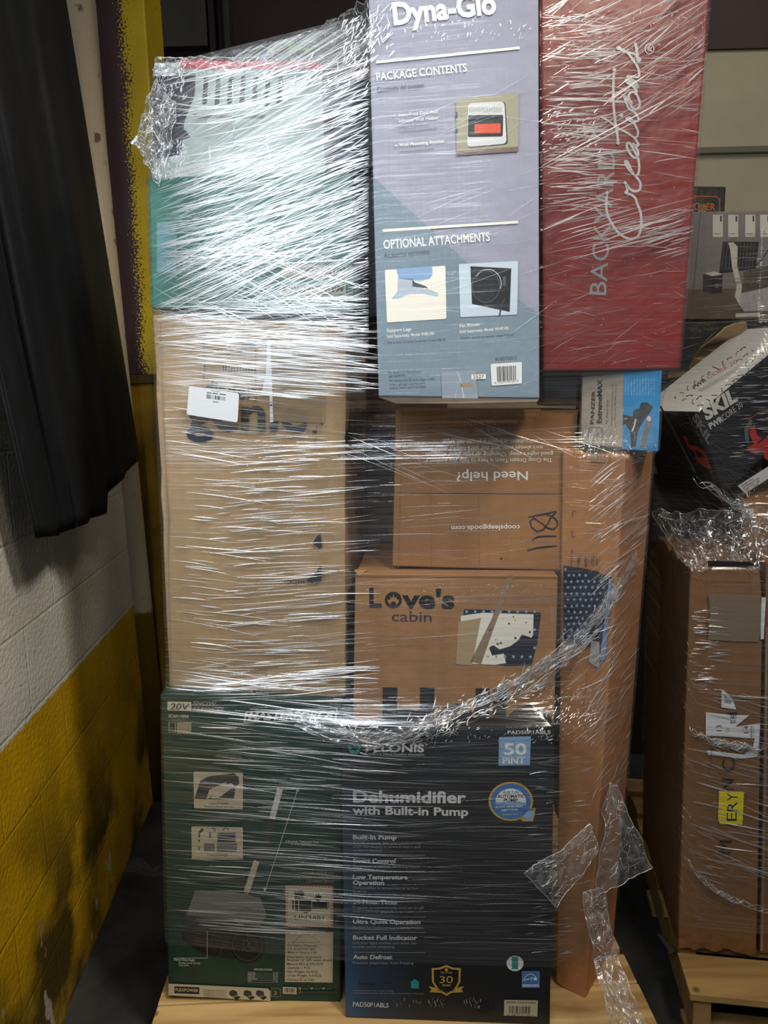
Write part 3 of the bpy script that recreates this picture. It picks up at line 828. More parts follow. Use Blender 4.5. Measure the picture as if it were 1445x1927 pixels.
# ---- black dehumidifier carton
def pel():
    m, nt, N, L, b = new_mat('print_black_blue_fade')
    # printed design: steel blue along one edge running into black (local x across the face)
    tc = N.new('ShaderNodeTexCoord'); sp = N.new('ShaderNodeSeparateXYZ'); L.new(tc.outputs['Object'], sp.inputs[0])
    a = N.new('ShaderNodeMath'); a.operation = 'MULTIPLY_ADD'; a.inputs[1].default_value = 0.16; L.new(sp.outputs['Z'], a.inputs[0]); L.new(sp.outputs['X'], a.inputs[2])
    r = N.new('ShaderNodeValToRGB'); e = r.color_ramp.elements; e[0].position = 0.0; e[1].position = 0.17
    e[0].color = (*hexc('2f5070'), 1); e[1].color = (*hexc('1f2023'), 1); k = e.new(0.045); k.color = (*hexc('263a4c'), 1)
    s = N.new('ShaderNodeMath'); s.operation = 'ADD'; s.inputs[1].default_value = 0.225; L.new(a.outputs[0], s.inputs[0]); L.new(s.outputs[0], r.inputs[0])
    L.new(r.outputs[0], b.inputs['Base Color']); b.inputs['Roughness'].default_value = 0.45
    return m


c = Carton('dehumidifier_carton', 'black dehumidifier carton with white feature list and a blue capacity square, on the pallet',
           [(642, 1374, 1.475), (1043, 1368, 1.44), (1035, 1929, 1.438), (650, 1915, 1.473)], 0.30, BLACKB)
p = Print(c); p.poly([(643, 1478), (1038, 1482), (1034.5, 1926), (651, 1912)], pel()); p.build('fade_artwork')
p = Print(c); p.ring(667, 1406, 9, 6.5, I_TEAL, 9.5); p.up()
for k in range(6):
    t = math.radians(60 * k); p.line([(667 + 5 * math.cos(t), 1406 + 5 * math.sin(t)), (667 + 13 * math.cos(t + 0.6), 1406 + 13 * math.sin(t + 0.6))], 1, I_BLACK)
p.text('PELONIS', (688, 1414), (798, 1415), 14.5, I_LIGHT, 0.03).text('Pioneers in Home Comfort Innovation', (687, 1420.5), (798, 1422), 4.2, I_LIGHT).text('TM', (799, 1403), (804, 1403), 2.5, I_LIGHT); p.build('brand_lettering')
p = Print(c); p.text('PAD50P1ABLS', (955, 1381.5), (1036, 1381), 7, I_LIGHT, 0.02).text('FOR HOUSEHOLD USE ONLY', (953, 1370), (1030, 1369.5), 3.6, I_DIM); p.build('model_text')
p = Print(c); p.poly([(939, 1387), (999, 1385.5), (997, 1440), (938, 1441)], I_BLUE2); p.up(); p.text('50', (948, 1420), (991, 1420), 22, I_WHITE, 0.025).text('PINT', (946, 1437), (988, 1436.5), 12.5, I_WHITE, 0.02); p.build('capacity_square')
p = Print(c); p.text('Dehumidifier', (664, 1509.5), (877, 1511), 22, I_LIGHT, 0.03).text('with Built-in Pump', (663, 1532), (881, 1535), 15.5, I_LIGHT, 0.028); p.build('title_lettering')
p = Print(c); p.disc(961, 1508, 42, I_GOLD, 37); p.poly([(979, 1521), (1008, 1521), (1003, 1546), (983, 1546), (978, 1540)], I_GOLD); p.up(); p.disc(961, 1508, 38, I_BLUE, 33.5); p.poly([(982, 1524), (1004, 1524), (1000, 1543), (986, 1543)], I_BLUE2); p.up()
p.disc(961, 1510, 29, I_WHITE, 26, 0, 180); p.up(); p.poly([(932, 1508), (946, 1512), (961, 1509), (976, 1508), (990, 1511), (990, 1516), (932, 1514)], I_BLUE2)
p.poly([(993, 1511), (997, 1518), (993, 1522), (989, 1518)], I_BLUE); p.line([(980, 1524), (1005, 1524)], 2.5, I_BLUE); p.up()
p.text('BUILT-IN', (947, 1493.5), (976, 1493), 5, I_BLUE, 0.02).text('AUTOMATIC', (936, 1502), (987, 1501.5), 6.8, I_NAVY, 0.025).text('PUMP', (948, 1509), (974, 1509), 6.8, I_NAVY, 0.025)
p.text('BUCKET NEVER NEEDS', (933, 1521), (984, 1518), 4, I_WHITE, 0.01).text('EMPTYING', (944, 1527), (974, 1525), 4, I_WHITE, 0.01).text('continuous drain', (945, 1534), (974, 1533), 2.6, I_WHITE); p.build('pump_badge')
p = Print(c)
for (h, y, w, subs, ln) in (('Built-In Pump', 1579, 746, (('A built-in pump lets you continuously', 1588, 793), ('drain the moisture upward into a sink', 1595.5, 792), ('or out a window', 1602.5, 720)), 1609),
                            ('Smart Control', 1623.5, 744, (('Take control anytime, from anywhere', 1632.5, 789),), 1639), ('Low Temperature', 1654, 767, (), 0),
                            ('Operation', 1664.5, 723, (('Dehumidifies in temperatures as low', 1673, 787), ('as 41\u00b0F', 1680, 688)), 1687), ('24-Hour Timer', 1701, 750, (('Program to automatically turn on or off', 1710, 797), ('over a 24-hour period', 1717, 738)), 1725),
                            ('Ultra Quiet Operation', 1738, 791, (('Perfect for bedrooms and family rooms', 1747.5, 796),), 1754), ('Bucket Full Indicator', 1768, 785, (('Indicator light notifies you when the', 1776.5, 784), ('bucket needs emptying', 1783.5, 742)), 1792),
                            ('Auto Defrost', 1804.5, 738, (('Prevents evaporator from freezing', 1814, 778),), 0)):
    p.text(h, (664, y), (w, y + 0.7), 8.2, I_LIGHT, 0.028)
    for t, yy, ww in subs: p.text(t, (664, yy), (ww, yy + 0.7), 5, I_DIM)
    if ln: p.line([(664, ln), (800, ln + 0.8)], 0.9, I_DIM)
p.text('PAD50P1ABLS', (664, 1894), (731, 1896), 9, I_LIGHT, 0.012)
for k in range(2): p.text('Actual performance may vary by humidity and conditions in the room'[: 40 + 26 * k], (664, 1865 + 4.5 * k), (740 + 57 * k, 1866 + 5 * k), 2.6, I_DIM)
p.text('Works with voice assistants', (675, 1853), (705, 1853.5), 4, I_BLACK, 0.01).text('smart home', (722, 1851), (735, 1851.5), 4, I_BLACK, 0.01); p.build('feature_list')
p = Print(c); q = [(812, 1822), (826, 1821), (840, 1816), (853, 1821), (867, 1822), (866, 1848), (857, 1864), (840, 1874), (823, 1864), (813, 1848)]
p.poly(q, I_GOLD); p.up(); p.poly([(840 + (x - 840) * 0.86, 1845 + (y - 1845) * 0.86) for x, y in q], I_BLACK); p.poly([(806, 1856), (820, 1859), (840, 1861), (860, 1859), (873, 1856), (868, 1862), (872, 1867), (840, 1869), (808, 1867), (812, 1862)], I_GOLD); p.up()
p.text('30', (827, 1850), (852, 1850), 14, I_GOLD, 0.0).text('YEARS', (831, 1856), (848, 1856), 3.8, I_GOLD, 0.02).text('PELONIS', (829, 1832), (851, 1832), 3.5, I_GOLD).text('ANNIVERSARY', (822, 1865.5), (858, 1865.5), 3.2, I_BLACK, 0.01); p.disc(840, 1825, 3, I_GOLD); p.build('shield_emblem')
p = Print(c); p.disc(969, 1813, 16, I_WHITE, 14.5); p.up(); p.rect(963, 1800, 975, 1824, I_TEAL); p.text('No. 1', (965, 1812), (973, 1812), 3, I_WHITE); p.build('seal_badge')
p = Print(c); p.rect(982, 1828, 1015, 1858.5, I_BLUE2); p.up(); p.rect(983, 1829, 1014, 1857.5, I_BLUE); p.up(); p.ring(998, 1849, 13, 1, I_WHITE, 16, 20, 170); p.text('energy', (986, 1846), (1004, 1842), 5, I_WHITE, 0.0, 0.3)
p.poly([(1007 + r_ * math.cos(t), 1842 + r_ * math.sin(t)) for k in range(10) for r_, t in [((5, 2)[k % 2], k * math.pi / 5 - math.pi / 2)]], I_WHITE); p.rect(983, 1852, 1014, 1857, I_BLUE2); p.up(); p.text('ENERGY STAR', (985, 1856.3), (1012, 1856.3), 3.6, I_WHITE, 0.015); p.build('efficiency_mark')
p = Print(c); p.poly([(949, 1881.5), (1012, 1882.5), (1011, 1913), (948, 1911)], I_TAN); p.up(); p.text('MODEL PAD50P1ABLS', (954, 1888), (1008, 1889), 4, I_DGREY, 0.01).bars([(958, 1893), (1000, 1894), (999, 1908), (958, 1907)], I_BLACK, 24, 5); p.text('8 10049 27128 9', (955, 1911), (1003, 1912), 3.2, I_DGREY); p.build('barcode_label')
p = Print(c); p.rect(773, 1848, 788, 1860, I_TEAL); p.poly([(771, 1849), (780.5, 1842), (790, 1849)], I_TEAL); p.rect(901, 1888, 919, 1902, I_BLACK).line([(897, 1889), (897, 1901)], 1.5, I_BLACK).line([(923, 1889), (923, 1901)], 1.5, I_BLACK)
p.poly([(888, 1895), (893, 1890), (893, 1900)], I_BLACK).poly([(932, 1895), (927, 1890), (927, 1900)], I_BLACK).text('THIS SIDE UP', (898, 1908), (922, 1908), 3, I_BLACK); p.up()
rg = random.Random(3)
for k in range(46):
    x = rg.choice((rg.uniform(745, 792), rg.uniform(806, 838), rg.uniform(872, 905))); y = rg.uniform(1876, 1893); p.line([(x, y), (x + rg.uniform(-2, 2), y + rg.uniform(2, 7))], rg.uniform(0.4, 1.2), I_DIM)
p.build('icon_strip')

# ---- tall brown carton with navy lettering
c = Carton('pail_carton', 'tall brown carton with large navy lowercase lettering, standing on the dark green carton',
           [(286, 590, 1.572), (652, 608, 1.53), (650, 1314, 1.53), (318, 1296, 1.572)], 0.33, KRAFT, crush=0.006)
p = Print(c, lift=0.002); p.text('genie', (351, 808), (577, 810), 69, I_NAVY, 0.022).text('diaper', (384, 746), (478, 752), 33, I_NAVY, 0.012); p.build('brand_lettering')
p = Print(c)
for x, y0, y1 in ((384, 640, 722), (481, 642, 752), (605, 640, 796)):
    yy = y0
    while yy < y1:
        p.line([(x + random.uniform(-1, 1), yy), (x + random.uniform(-1, 1), yy + 9)], random.uniform(0.8, 3), I_NAVY); yy += random.uniform(9, 17)
p.poly([(452, 652), (460, 642), (476, 637), (483, 640), (482, 652), (470, 650)], I_NAVY)
for k in range(12): p.line([(420 + 5.4 * k, 688 + 0.5 * k), (420 + 5.4 * k, 698 + 0.5 * k)], 2.2, I_NAVY)
for k in range(10): p.line([(550 + 6 * k, 640 + 0.6 * k), (550 + 6 * k, 646 + 0.6 * k)], 2.6, I_NAVY)
p.build('pail_outline')
p = Print(c); p.poly([(509, 640), (612, 645), (610, 796), (512, 792)], clear_tape('tape_scrap', 'a08a6c', 0.35)); p.up(); p.poly([(503, 640), (508, 640), (511, 700), (514, 794), (508, 795), (507, 745), (491, 743), (500, 706)], PAPER); p.up()
p.rect(508, 761, 512, 764, I_BLACK); p.build('torn_label')
p = Print(c); p.poly([(597, 1008), (603, 1005), (606, 1030), (600, 1031), (588, 1022)], I_NAVY).poly([(600, 1066), (605, 1065), (604, 1094), (585, 1096), (575, 1092), (592, 1082)], I_NAVY)
for k in range(8): p.rect(535 + 5 * k, 1093, 538 + 5 * k, 1097, I_NAVY)
p.line([(300, 604), (305, 720), (312, 900), (317, 980), (316, 1060), (322, 1290)], [1.6, 0.8, 1.4, 2.2, 0.9, 0.8], I_GREY); p.line([(596, 800), (594, 820), (590, 850)], 1.0, I_DGREY); p.disc(591, 812, 4, I_DGREY, 2.5)
p.build('print_remains')
p = Print(c, 'right', lift=0.001); p.text('ge', (652, 808), (682, 816), 67, I_NAVY, 0.03); p.build('side_lettering')
GENIE = c
# ---- brown carton in the gap behind it
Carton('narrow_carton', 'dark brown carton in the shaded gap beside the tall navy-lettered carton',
       [(690, 604, 1.90), (734, 604, 1.89), (734, 1060, 1.89), (690, 1060, 1.90)], 0.15, board('kraft_board_shaded', '5c4432'))  # board colour darkened to carry the shade of the gap

# ---- pet brand carton
c = Carton('pet_carton', 'brown carton with a paw print in its lettering, above the black dehumidifier carton',
           [(668, 1080, 1.525), (1050, 1084, 1.495), (1043, 1366, 1.495), (664, 1364, 1.525)], 0.34, KRAFT2)
p = Print(c); p.text('L', (695, 1142), (718, 1142), 37, I_BLACK, 0.03).text("ve's", (756, 1143.5), (855, 1145), 36, I_BLACK, 0.03); p.ring(740, 1129, 13.5, 5, I_BLACK, 13)
p.disc(740, 1136, 5, I_BLACK, 4)
for dx, dy in ((-8, -4), (-3, -8), (4, -8), (9, -4)): p.disc(740 + dx, 1129 + dy, 2.6, I_BLACK, 3.2)
p.text('cabin', (737, 1169), (812, 1170.5), 21, I_DGREY, 0.0); p.build('brand_lettering')
p = Print(c); p.text('Hello', (719, 1388), (1037, 1392), 95, I_BLACK, 0.045, clip=1363); p.build('greeting_lettering')
p = Print(c); p.poly([(873, 1146), (905, 1147), (1018, 1153), (1011, 1210), (1000, 1252), (950, 1253), (880, 1240), (868, 1200)], I_NAVY); p.up()
rg = random.Random(5)
for k in range(9):
    for j in range(6):
        x, y = 878 + 16 * k + 8 * (j % 2), 1151 + 17 * j
        if x < 1010 and not (884 < x < 1000 and 1156 < y < 1225): p.disc(x, y, 2.6, I_BLUE2)
p.poly([(867, 1159), (908, 1153), (1004, 1156), (1003, 1195), (1000, 1200), (982, 1194), (975, 1205), (960, 1216), (940, 1222), (928, 1214), (920, 1219), (926, 1234), (948, 1230), (952, 1248), (930, 1251), (885, 1249), (890, 1200), (867, 1172)], I_CREAM); p.up()
for k in range(14): p.disc(rg.uniform(920, 1000), rg.uniform(1160, 1215), rg.uniform(1, 2.6), I_DGREY)
p.poly([(955, 1082), (967, 1082), (930, 1180), (905, 1250), (885, 1245), (925, 1165)], M_TAPE); p.poly([(862, 1170), (905, 1163), (888, 1252), (858, 1250)], plain('tape_edge', 'a89273', rough=0.3)); p.build('torn_sticker')
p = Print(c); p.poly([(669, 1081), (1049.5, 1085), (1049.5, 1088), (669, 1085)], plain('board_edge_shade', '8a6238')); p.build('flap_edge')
mb = MB(); a0, a1, a2 = aty(666, 1078, 1.53), aty(692, 1072, 1.545), aty(676, 1084, 1.52); mb.poly([a0 + Vector((0, 0, .006)), a1 + Vector((0, 0, .006)), a1, a2], KRAFT2); mb.build('flap_corner', c.root)

# ---- pillow carton printed upside down
c = Carton('pillow_carton', 'brown carton with white upside-down print, standing on the carton with the paw print',
           [(745, 770, 1.56), (1089, 770, 1.54), (1059, 1074, 1.54), (738, 1066, 1.56)], 0.30, KRAFT3)
W = I_CREAM; p = Print(c); p.text('Need help?', (993, 887), (859, 889), 17.5, W, 0.01)
for t, x0, x1, y in (('The Coop Dream Team is here to help you awaken a', 1039, 801, 862), ("good night's sleep. Changing up your sleep situation", 1041, 801, 850.5), ("isn't always easy, and our ultra-helpful sleep", 1021, 819, 838.5), ('consultants are only a phone call away.', 1011, 831, 827), ('888 316 1886', 950, 893, 804.5), ('Mon-Fri 9am-5pm PST', 973, 871, 791), ('customerservice@coopsleepgoods.com', 1014, 831, 778)):
    p.text(t, (x0, y), (x1, y + 2), 8, W if y > 820 else I_TAN, 0.004)
p.build('help_text')
p = Print(c); p.text('coopsleepgoods.com', (978, 988.5), (849, 990), 9, W, 0.022); p.build('web_address')
p = Print(c); p.line([(742, 928), (850, 928.5), (1058, 929)], [1.6, 1.2, 0.9], I_DGREY); p.line([(808, 772), (812, 1068)], 0.6, plain('board_crease', '8d6238')).line([(900, 930), (902, 1070)], 0.6, plain('board_crease', '8d6238')).line([(755, 772), (750, 1068)], 1.5, plain('board_crease', '8d6238')); p.build('flap_seam')
p = Print(c)
for pts in ([(994, 973), (1010, 970), (1026, 967), (1047, 962)], [(1028, 968), (1040, 972), (1048, 980), (1049, 989), (1042, 996), (1031, 994), (1017, 983), (1004, 975), (997, 981), (1000, 992), (1010, 1000), (1022, 997), (1031, 985), (1037, 973), (1046, 964)], [(1000, 1017), (1012, 1010), (1028, 1009), (1047, 1009)], [(992, 1036), (1010, 1031), (1030, 1029), (1048, 1027)]):
    p.line(pts, [2 + 1.4 * math.sin(i * 2.1) ** 2 for i in range(len(pts))], I_NAVY)
p.disc(943, 1051, 2, I_BLACK, 1.5); p.build('marker_writing')

# ---- narrow carton set corner-on
c = Carton('slim_carton', 'slim tall brown carton turned corner-on, bound with torn dark polka-dot tape',
           [(1058, 838, 1.53), (1178, 856, 1.455), (1101, 1884, 1.494), (1046, 1850, 1.55)], 0.20, board('kraft_board_orange', 'b07a4e', scuffs=0.3), crush=0.0)
c.crumple(0.02, top=max(v.z for v in c.c), depth=0.16)
p = Print(c, lift=0.003); p.poly([(1060, 1064), (1090, 1068), (1120, 1074), (1150, 1087), (1147, 1125), (1141, 1180), (1134, 1212), (1110, 1216), (1090, 1212), (1061, 1208)], I_NAVY); p.up()
rg = random.Random(11)
for k in range(8):
    for j in range(12):
        x, y = 1064 + 11 * k + 5.5 * (j % 2) + rg.uniform(-1, 1), 1071 + 11.5 * j + rg.uniform(-1, 1)
        if x < 1141 - (y - 1090) * 0.1 and y > 1064 + (x - 1060) * 0.28 + 5 and not (x > 1105 and y > 1150): p.disc(x, y, 2.4, I_BLUE2, 2.7)
p.poly([(1146, 1088), (1151, 1090), (1139, 1240), (1128, 1244), (1136, 1180)], I_BLUE2); p.poly([(1112, 1205), (1128, 1208), (1128, 1258), (1108, 1246)], plain('torn_paper_grey', 'a9a9a6', var=0.2, vscale=80)); p.build('polka_tape')
p = Print(c); B = I_DGREY; p.line([(1084, 962), (1077, 961), (1077, 972)], 1.2, B).line([(1076, 998), (1076, 1009), (1082, 1010)], 1.2, B).line([(1074, 1035), (1076, 1036), (1075, 1064)], 1.4, B)
for k in range(22):
    x = rg.uniform(1078, 1128); p.line([(x, rg.uniform(1044, 1056)), (x, rg.uniform(1058, 1070))], 0.7, B)
p.line([(1102, 1262), (1104, 1285), (1098, 1310), (1097, 1372)], [0.6, 1.2, 0.8, 0.6], plain('board_crease', '8d6238')); p.build('print_marks')
p = Print(c); p.poly([(1112, 853), (1148, 860), (1143, 871), (1112, 868)], KRAFT); p.build('tape_tab')
SLIM = c

# ---- grey and blue carton under the red one
c = Carton('gear_carton', 'grey and blue printed carton squeezed beneath the red carton',
           [(1096, 698, 1.50), (1246, 692, 1.47), (1238, 850, 1.47), (1092, 836, 1.50)], 0.20, board('print_warm_grey', '9c9488', flute=0.1))
p = Print(c); p.poly([(1173, 695), (1245.5, 692.5), (1237.5, 849), (1171, 845)], plain('print_sky_blue', '2f86bd', var=0.15, vscale=14)); p.up()
for k in range(11):
    for j in range(6): p.line([(1177 + 5.4 * k, 744 - 5.4 * j), (1177 + 5.4 * k, 744 - 5.4 * j - (2.5 + (k * 7 + j * 5) % 3))], 1.6, I_BLUE2)
p.up()
p.poly([(1172, 780), (1190, 784), (1192, 772), (1203, 768), (1206, 758), (1217, 757), (1229, 766), (1224, 775), (1212, 790), (1200, 812), (1196, 840), (1187, 842), (1186, 812), (1176, 798), (1172, 800)], I_DGREY); p.poly([(1217, 785), (1226, 780), (1226, 796), (1214, 840), (1203, 846), (1212, 806)], I_GREY); p.up(); p.line([(1196, 788), (1194, 800), (1189, 812)], 2.5, I_LIGHT); p.disc(1221, 788, 4, I_LIGHT, 5); p.build('photo_panel')
p = Print(c); p.text('PANZER', (1117, 798), (1120, 735), 6.5, I_DGREY, 0.02).text('ExtremeMAX', (1132, 796), (1133, 714), 9.5, I_NAVY, 0.02).text('Multi-Purpose Vehicle', (1143, 798), (1145, 752), 4, I_GREY).text('Lightweight construction and rugged frame', (1152, 804), (1154, 722), 3, I_GREY).text('Ready to use with 20V MAX batteries', (1158, 804), (1160, 722), 3, I_GREY)
p.line([(1107, 822), (1108, 806), (1112, 804), (1130, 804), (1133, 808), (1133, 824)], 1.4, I_GREY); p.text('20V', (1116, 820), (1116, 808), 6, I_GREY).text('MAX', (1127, 822), (1127, 808), 6, I_GREY); p.build('brand_lettering')

# ---- red carton
c = Carton('red_carton', 'tall glossy red carton with silver script lettering running upward',
           [(1016, -120, 1.475), (1348, -150, 1.46), (1279, 694, 1.46), (1023, 698, 1.475)], 0.28, REDB)
p = Print(c); p.text('BACKYARD', (1140, 556), (1158, 285), 33, plain('foil_silver_grey', '8f8f92', rough=0.35, metal=0.3), 0.004); p.build('brand_lettering')


def z1(pts): return [(1090 + x / 4.7, 60 + y / 4.7) for x, y in pts]


def smooth(pts, n=6):
    out = []
    for i in range(len(pts) - 1):
        a, b, c_, d = [Vector(pts[min(max(k, 0), len(pts) - 1)]) for k in (i - 1, i, i + 1, i + 2)]
        for k in range(n):
            t = k / n; out.append(tuple(0.5 * ((2 * b) + (c_ - a) * t + (2 * a - 5 * b + 4 * c_ - d) * t * t + (3 * b - a - 3 * c_ + d) * t ** 3)))
    return out + [pts[-1]]


p = Print(c); S = plain('foil_silver', 'b9b9bb', rough=0.35, metal=0.2)
strokes = [  # capital C with its long sweep
    ([(245, 1425), (240, 1480), (238, 1540), (250, 1620), (285, 1690), (340, 1770), (410, 1820), (470, 1830), (520, 1805), (545, 1740), (548, 1660), (540, 1590), (520, 1540), (505, 1500)], 4.6),
    ([(505, 1500), (495, 1470), (460, 1440), (415, 1425), (425, 1390), (405, 1335), (435, 1375), (470, 1405), (505, 1410), (535, 1390), (540, 1340), (510, 1290), (460, 1240), (420, 1190), (405, 1145), (425, 1150), (450, 1200), (480, 1260), (505, 1270), (525, 1245), (530, 1190)], 4.4),
    ([(530, 1190), (520, 1120), (490, 1060), (450, 990), (425, 985), (420, 1020), (445, 1070), (480, 1110), (510, 1105), (520, 1070), (500, 1020), (470, 990), (510, 1010), (520, 990), (490, 940)], 4.4),
    ([(490, 940), (420, 890), (340, 850), (260, 790), (200, 752)], 3.8), ([(310, 335), (303, 400), (300, 560), (305, 680), (318, 800), (335, 900), (343, 985)], 4.6),
    ([(490, 940), (515, 915), (515, 870), (480, 800), (445, 760), (415, 770), (460, 790), (515, 790), (520, 760), (480, 700)], 4.2), ([(355, 730), (385, 745)], 6),
    ([(480, 700), (440, 680), (405, 600), (400, 570), (430, 600), (470, 670), (510, 680), (535, 640), (520, 580), (490, 535), (450, 540), (435, 580), (470, 640)], 4.4),
    ([(500, 560), (500, 510), (460, 470), (415, 440), (440, 430), (480, 450), (520, 490), (490, 440), (440, 410), (420, 390)], 5.2),
    ([(420, 390), (470, 395), (515, 400), (530, 375), (515, 310), (470, 240), (420, 180), (345, 140)], 4.6), ([(345, 140), (400, 175), (470, 190), (500, 205)], 4.2), ([(495, 95), (505, 150), (515, 220), (525, 255)], 5.0)]
for pts, w in strokes: p.line(smooth(z1(pts)), w, S); p.up()
for x, y, r in ((345, 143, 4), (310, 335, 3.6), (343, 985, 3), (245, 1425, 3.2), (525, 245, 5), (200, 752, 2.6), (415, 430, 3.6), (405, 1335, 3), (415, 1420, 3.6)): q = z1([(x, y)])[0]; p.disc(q[0], q[1], r, S)
p.ring(1222, 92, 8.3, 1.8, S, 9.5); p.text('R', (1226.5, 96.5), (1227.5, 87), 8.5, S, 0.02); p.build('script_lettering')

# ---- black carton glimpsed below the red one
Carton('dark_carton', 'small black carton wedged between the grey printed carton and the red and blue ones',
       [(1022, 702, 1.53), (1088, 702, 1.52), (1088, 764, 1.52), (1022, 764, 1.53)], 0.22, BLACKB)

# ---- lavender grey heater carton
c = Carton('heater_carton', 'tall lavender-grey wall heater carton hanging out in front of its neighbours',
           [(690, -110, 1.43), (1013, -110, 1.385), (1015, 751, 1.385), (712, 747, 1.43)], 0.115, DYNAB)
p = Print(c, lift=0.0012); p.poly([(702.5, 333), (882, 497), (1012, 590), (1014, 748), (714, 744)], SLATEB); p.build('slate_artwork')
p = Print(c); p.text('Dyna-Glo', (741, 46), (935, 24), 42, I_WHITE, 0.04); p.build('brand_lettering')
p = Print(c); p.line([(708, 117), (840, 104), (978, 90)], 5, I_CREAM); p.line([(720, 434), (845, 426), (975, 418)], 5, I_CREAM)
p.text('PACKAGE CONTENTS', (709, 152), (879, 134), 15.5, I_WHITE, 0.018).text('Contenido del paquete', (710, 174), (798, 165), 11, I_SLATE); p.disc(743, 217, 1.6, I_WHITE).disc(745, 274, 1.6, I_WHITE)
p.text('Vent-Free Dual Fuel', (750, 220), (824, 213), 7, I_WHITE, 0.01).text('Infrared Wall Heater', (751, 231), (826, 224), 7, I_WHITE, 0.01).text('Calefactor de pared infrarrojo', (751, 242), (807, 237), 4.5, I_SLATE).text('sin salida al exterior de combustible dual', (751, 250), (822, 244), 4.5, I_SLATE)
p.text('Wall Mounting Bracket', (752, 276), (836, 268), 7, I_WHITE, 0.01).text('Soporte para montaje en la pared', (752, 287), (815, 281), 4.5, I_SLATE)
p.text('OPTIONAL ATTACHMENTS', (722, 468), (922, 453), 17, I_WHITE, 0.022).text('Accesorios opcionales', (723, 486), (808, 478), 11, I_SLATE)
p.text('Support Legs', (728, 625), (774, 622), 6.5, I_WHITE, 0.012).text('Sold Separately: Model WBL100', (728, 636), (817, 630), 6, I_WHITE, 0.012).text('Patas de apoyo. Se venden por separado: modelo WBL100', (729, 647), (838, 641), 4.5, I_SLATE)
p.text('Fan Blower', (865, 616), (904, 613), 6.5, I_WHITE, 0.012).text('Sold Separately: Model WHP100', (865, 627), (957, 620), 6, I_WHITE, 0.012).text('Ventilador. Se vende por separado: modelo WHP100', (866, 638), (966, 632), 4.5, I_SLATE)
p.text('IR30DTDG-2', (932, 679), (972, 676), 6.5, I_SLATE, 0.005)
for k, (t, x) in enumerate((('Manufactured by / Fabricado por', 793), ('GHP GROUP, INC.', 764), ('1501 Nicholas Blvd, Elk Grove Village, IL 60007', 819), ('www.ghpgroupinc.com', 801), ('MADE IN CHINA / HECHO EN CHINA', 801))): p.text(t, (731 + k * 0.6, 703.5 + k * 7.4), (x, 701 + k * 7.2), 4.4, I_DGREY if k == 1 else I_SLATE)
p.build('contents_text')
p = Print(c); p.rrect([(858, 186), (976, 174), (975, 285), (859, 293)], 2, plain('photo_olive', '96907a', var=0.06)); p.up(); p.poly([(858, 283), (975, 276), (975, 285), (859, 293)], plain('photo_brown', '6d5a50'))
p.rrect([(883, 194), (951, 191), (956, 272), (880, 279)], 6, I_DGREY); p.up(); p.rrect([(881, 194), (949, 191), (953, 270), (879, 277)], 7, I_LIGHT); p.up(); p.rrect([(881, 217), (947, 216), (946, 257), (880, 258)], 3, I_BLACK)
for k in range(20): p.line([(884 + 3.1 * k, 202), (883 + 3.1 * k, 212)], 0.9, I_GREY)
p.up(); p.poly([(893, 234), (942, 232), (942, 250), (893, 251)], plain('photo_heater_orange', 'd0502c'))
for k in range(11): p.line([(895 + 4.4 * k, 234), (895 + 4.4 * k, 251)], 0.8, I_RED)
p.rect(857, 211, 861, 222, I_SLATE).rect(857, 242, 861, 251, I_SLATE); p.build('heater_picture')
p = Print(c); p.rrect([(724, 508), (838, 500), (840, 600), (728, 607)], 3, I_CREAM); p.up(); p.poly([(745, 506), (813, 501), (814, 517), (808, 525), (790, 529), (750, 524)], I_BLUE2)
p.poly([(748, 524), (776, 524), (778, 538), (808, 545), (826, 552), (822, 558), (795, 553), (770, 554), (750, 562), (736, 563), (748, 548)], plain('photo_cool_grey', 'a9b3c0')); p.up(); p.poly([(776, 524), (780, 531), (800, 538), (807, 543), (776, 539)], I_SLATE); p.build('support_leg_picture')
p = Print(c); p.rrect([(863, 497), (975, 491), (973, 592), (866, 597)], 3, plain('photo_pale_blue', 'b9c6d2')); p.up(); p.poly([(885, 501), (962, 505), (959, 587), (888, 572)], I_BLACK); p.up(); p.ring(914, 539, 26, 1.6, I_SLATE, 30).ring(918, 534, 25, 1.2, I_LIGHT, 27, -20, 150)
for k in range(9): p.line([(900 + 3.6 * k, 546), (900 + 3.6 * k, 566)], 1.2, I_DGREY)
p.rect(946, 520, 952, 538, I_SLATE); p.line([(950, 562), (943, 575), (940, 594)], 3, I_DGREY); p.build('fan_picture')
p = Print(c); p.rrect([(923, 685), (982, 681), (982, 722), (925, 726)], 3, I_WHITE); p.up(); p.bars([(934, 690), (971, 688), (971, 715), (935, 718)], I_BLACK, 26, 8); p.text('6 72074 00150 3', (931, 722), (974, 718), 3.6, I_BLACK); p.build('barcode_label')
p = Print(c); p.poly([(830, 699), (895, 697), (900, 754), (832, 752)], plain('clear_tape_patch', '8e98a4', rough=0.2, spec=0.7)); p.up(); p.line([(860, 698), (868, 720), (872, 752)], 1.0, I_LIGHT).line([(855, 752), (866, 705), (874, 752)], 0.8, I_LIGHT).poly([(865, 722), (888, 720), (890, 727), (868, 729)], plain('tape_brown_show', '9a8166')); p.build('tape_patch')
p = Print(c); p.poly([(887, 705), (914, 704), (914, 713), (887, 714)], I_CREAM); p.up(); p.text('2527', (890, 712.5), (911, 711.5), 6.5, I_BLACK, 0.005); p.build('date_sticker')
mb = MB(); e0, e1, e2, e3 = aty(712, 748, 1.428), aty(1014, 752, 1.384), aty(1010, 757, 1.384), aty(745, 760, 1.425); mb.poly([e0, e1, e2, aty(870, 760, 1.40), e3], plain('rubbed_board', '6d6052', var=0.25)); f_ = mb.build('bottom_flap', c.root, 'rubbed brown flap edge along the bottom'); 
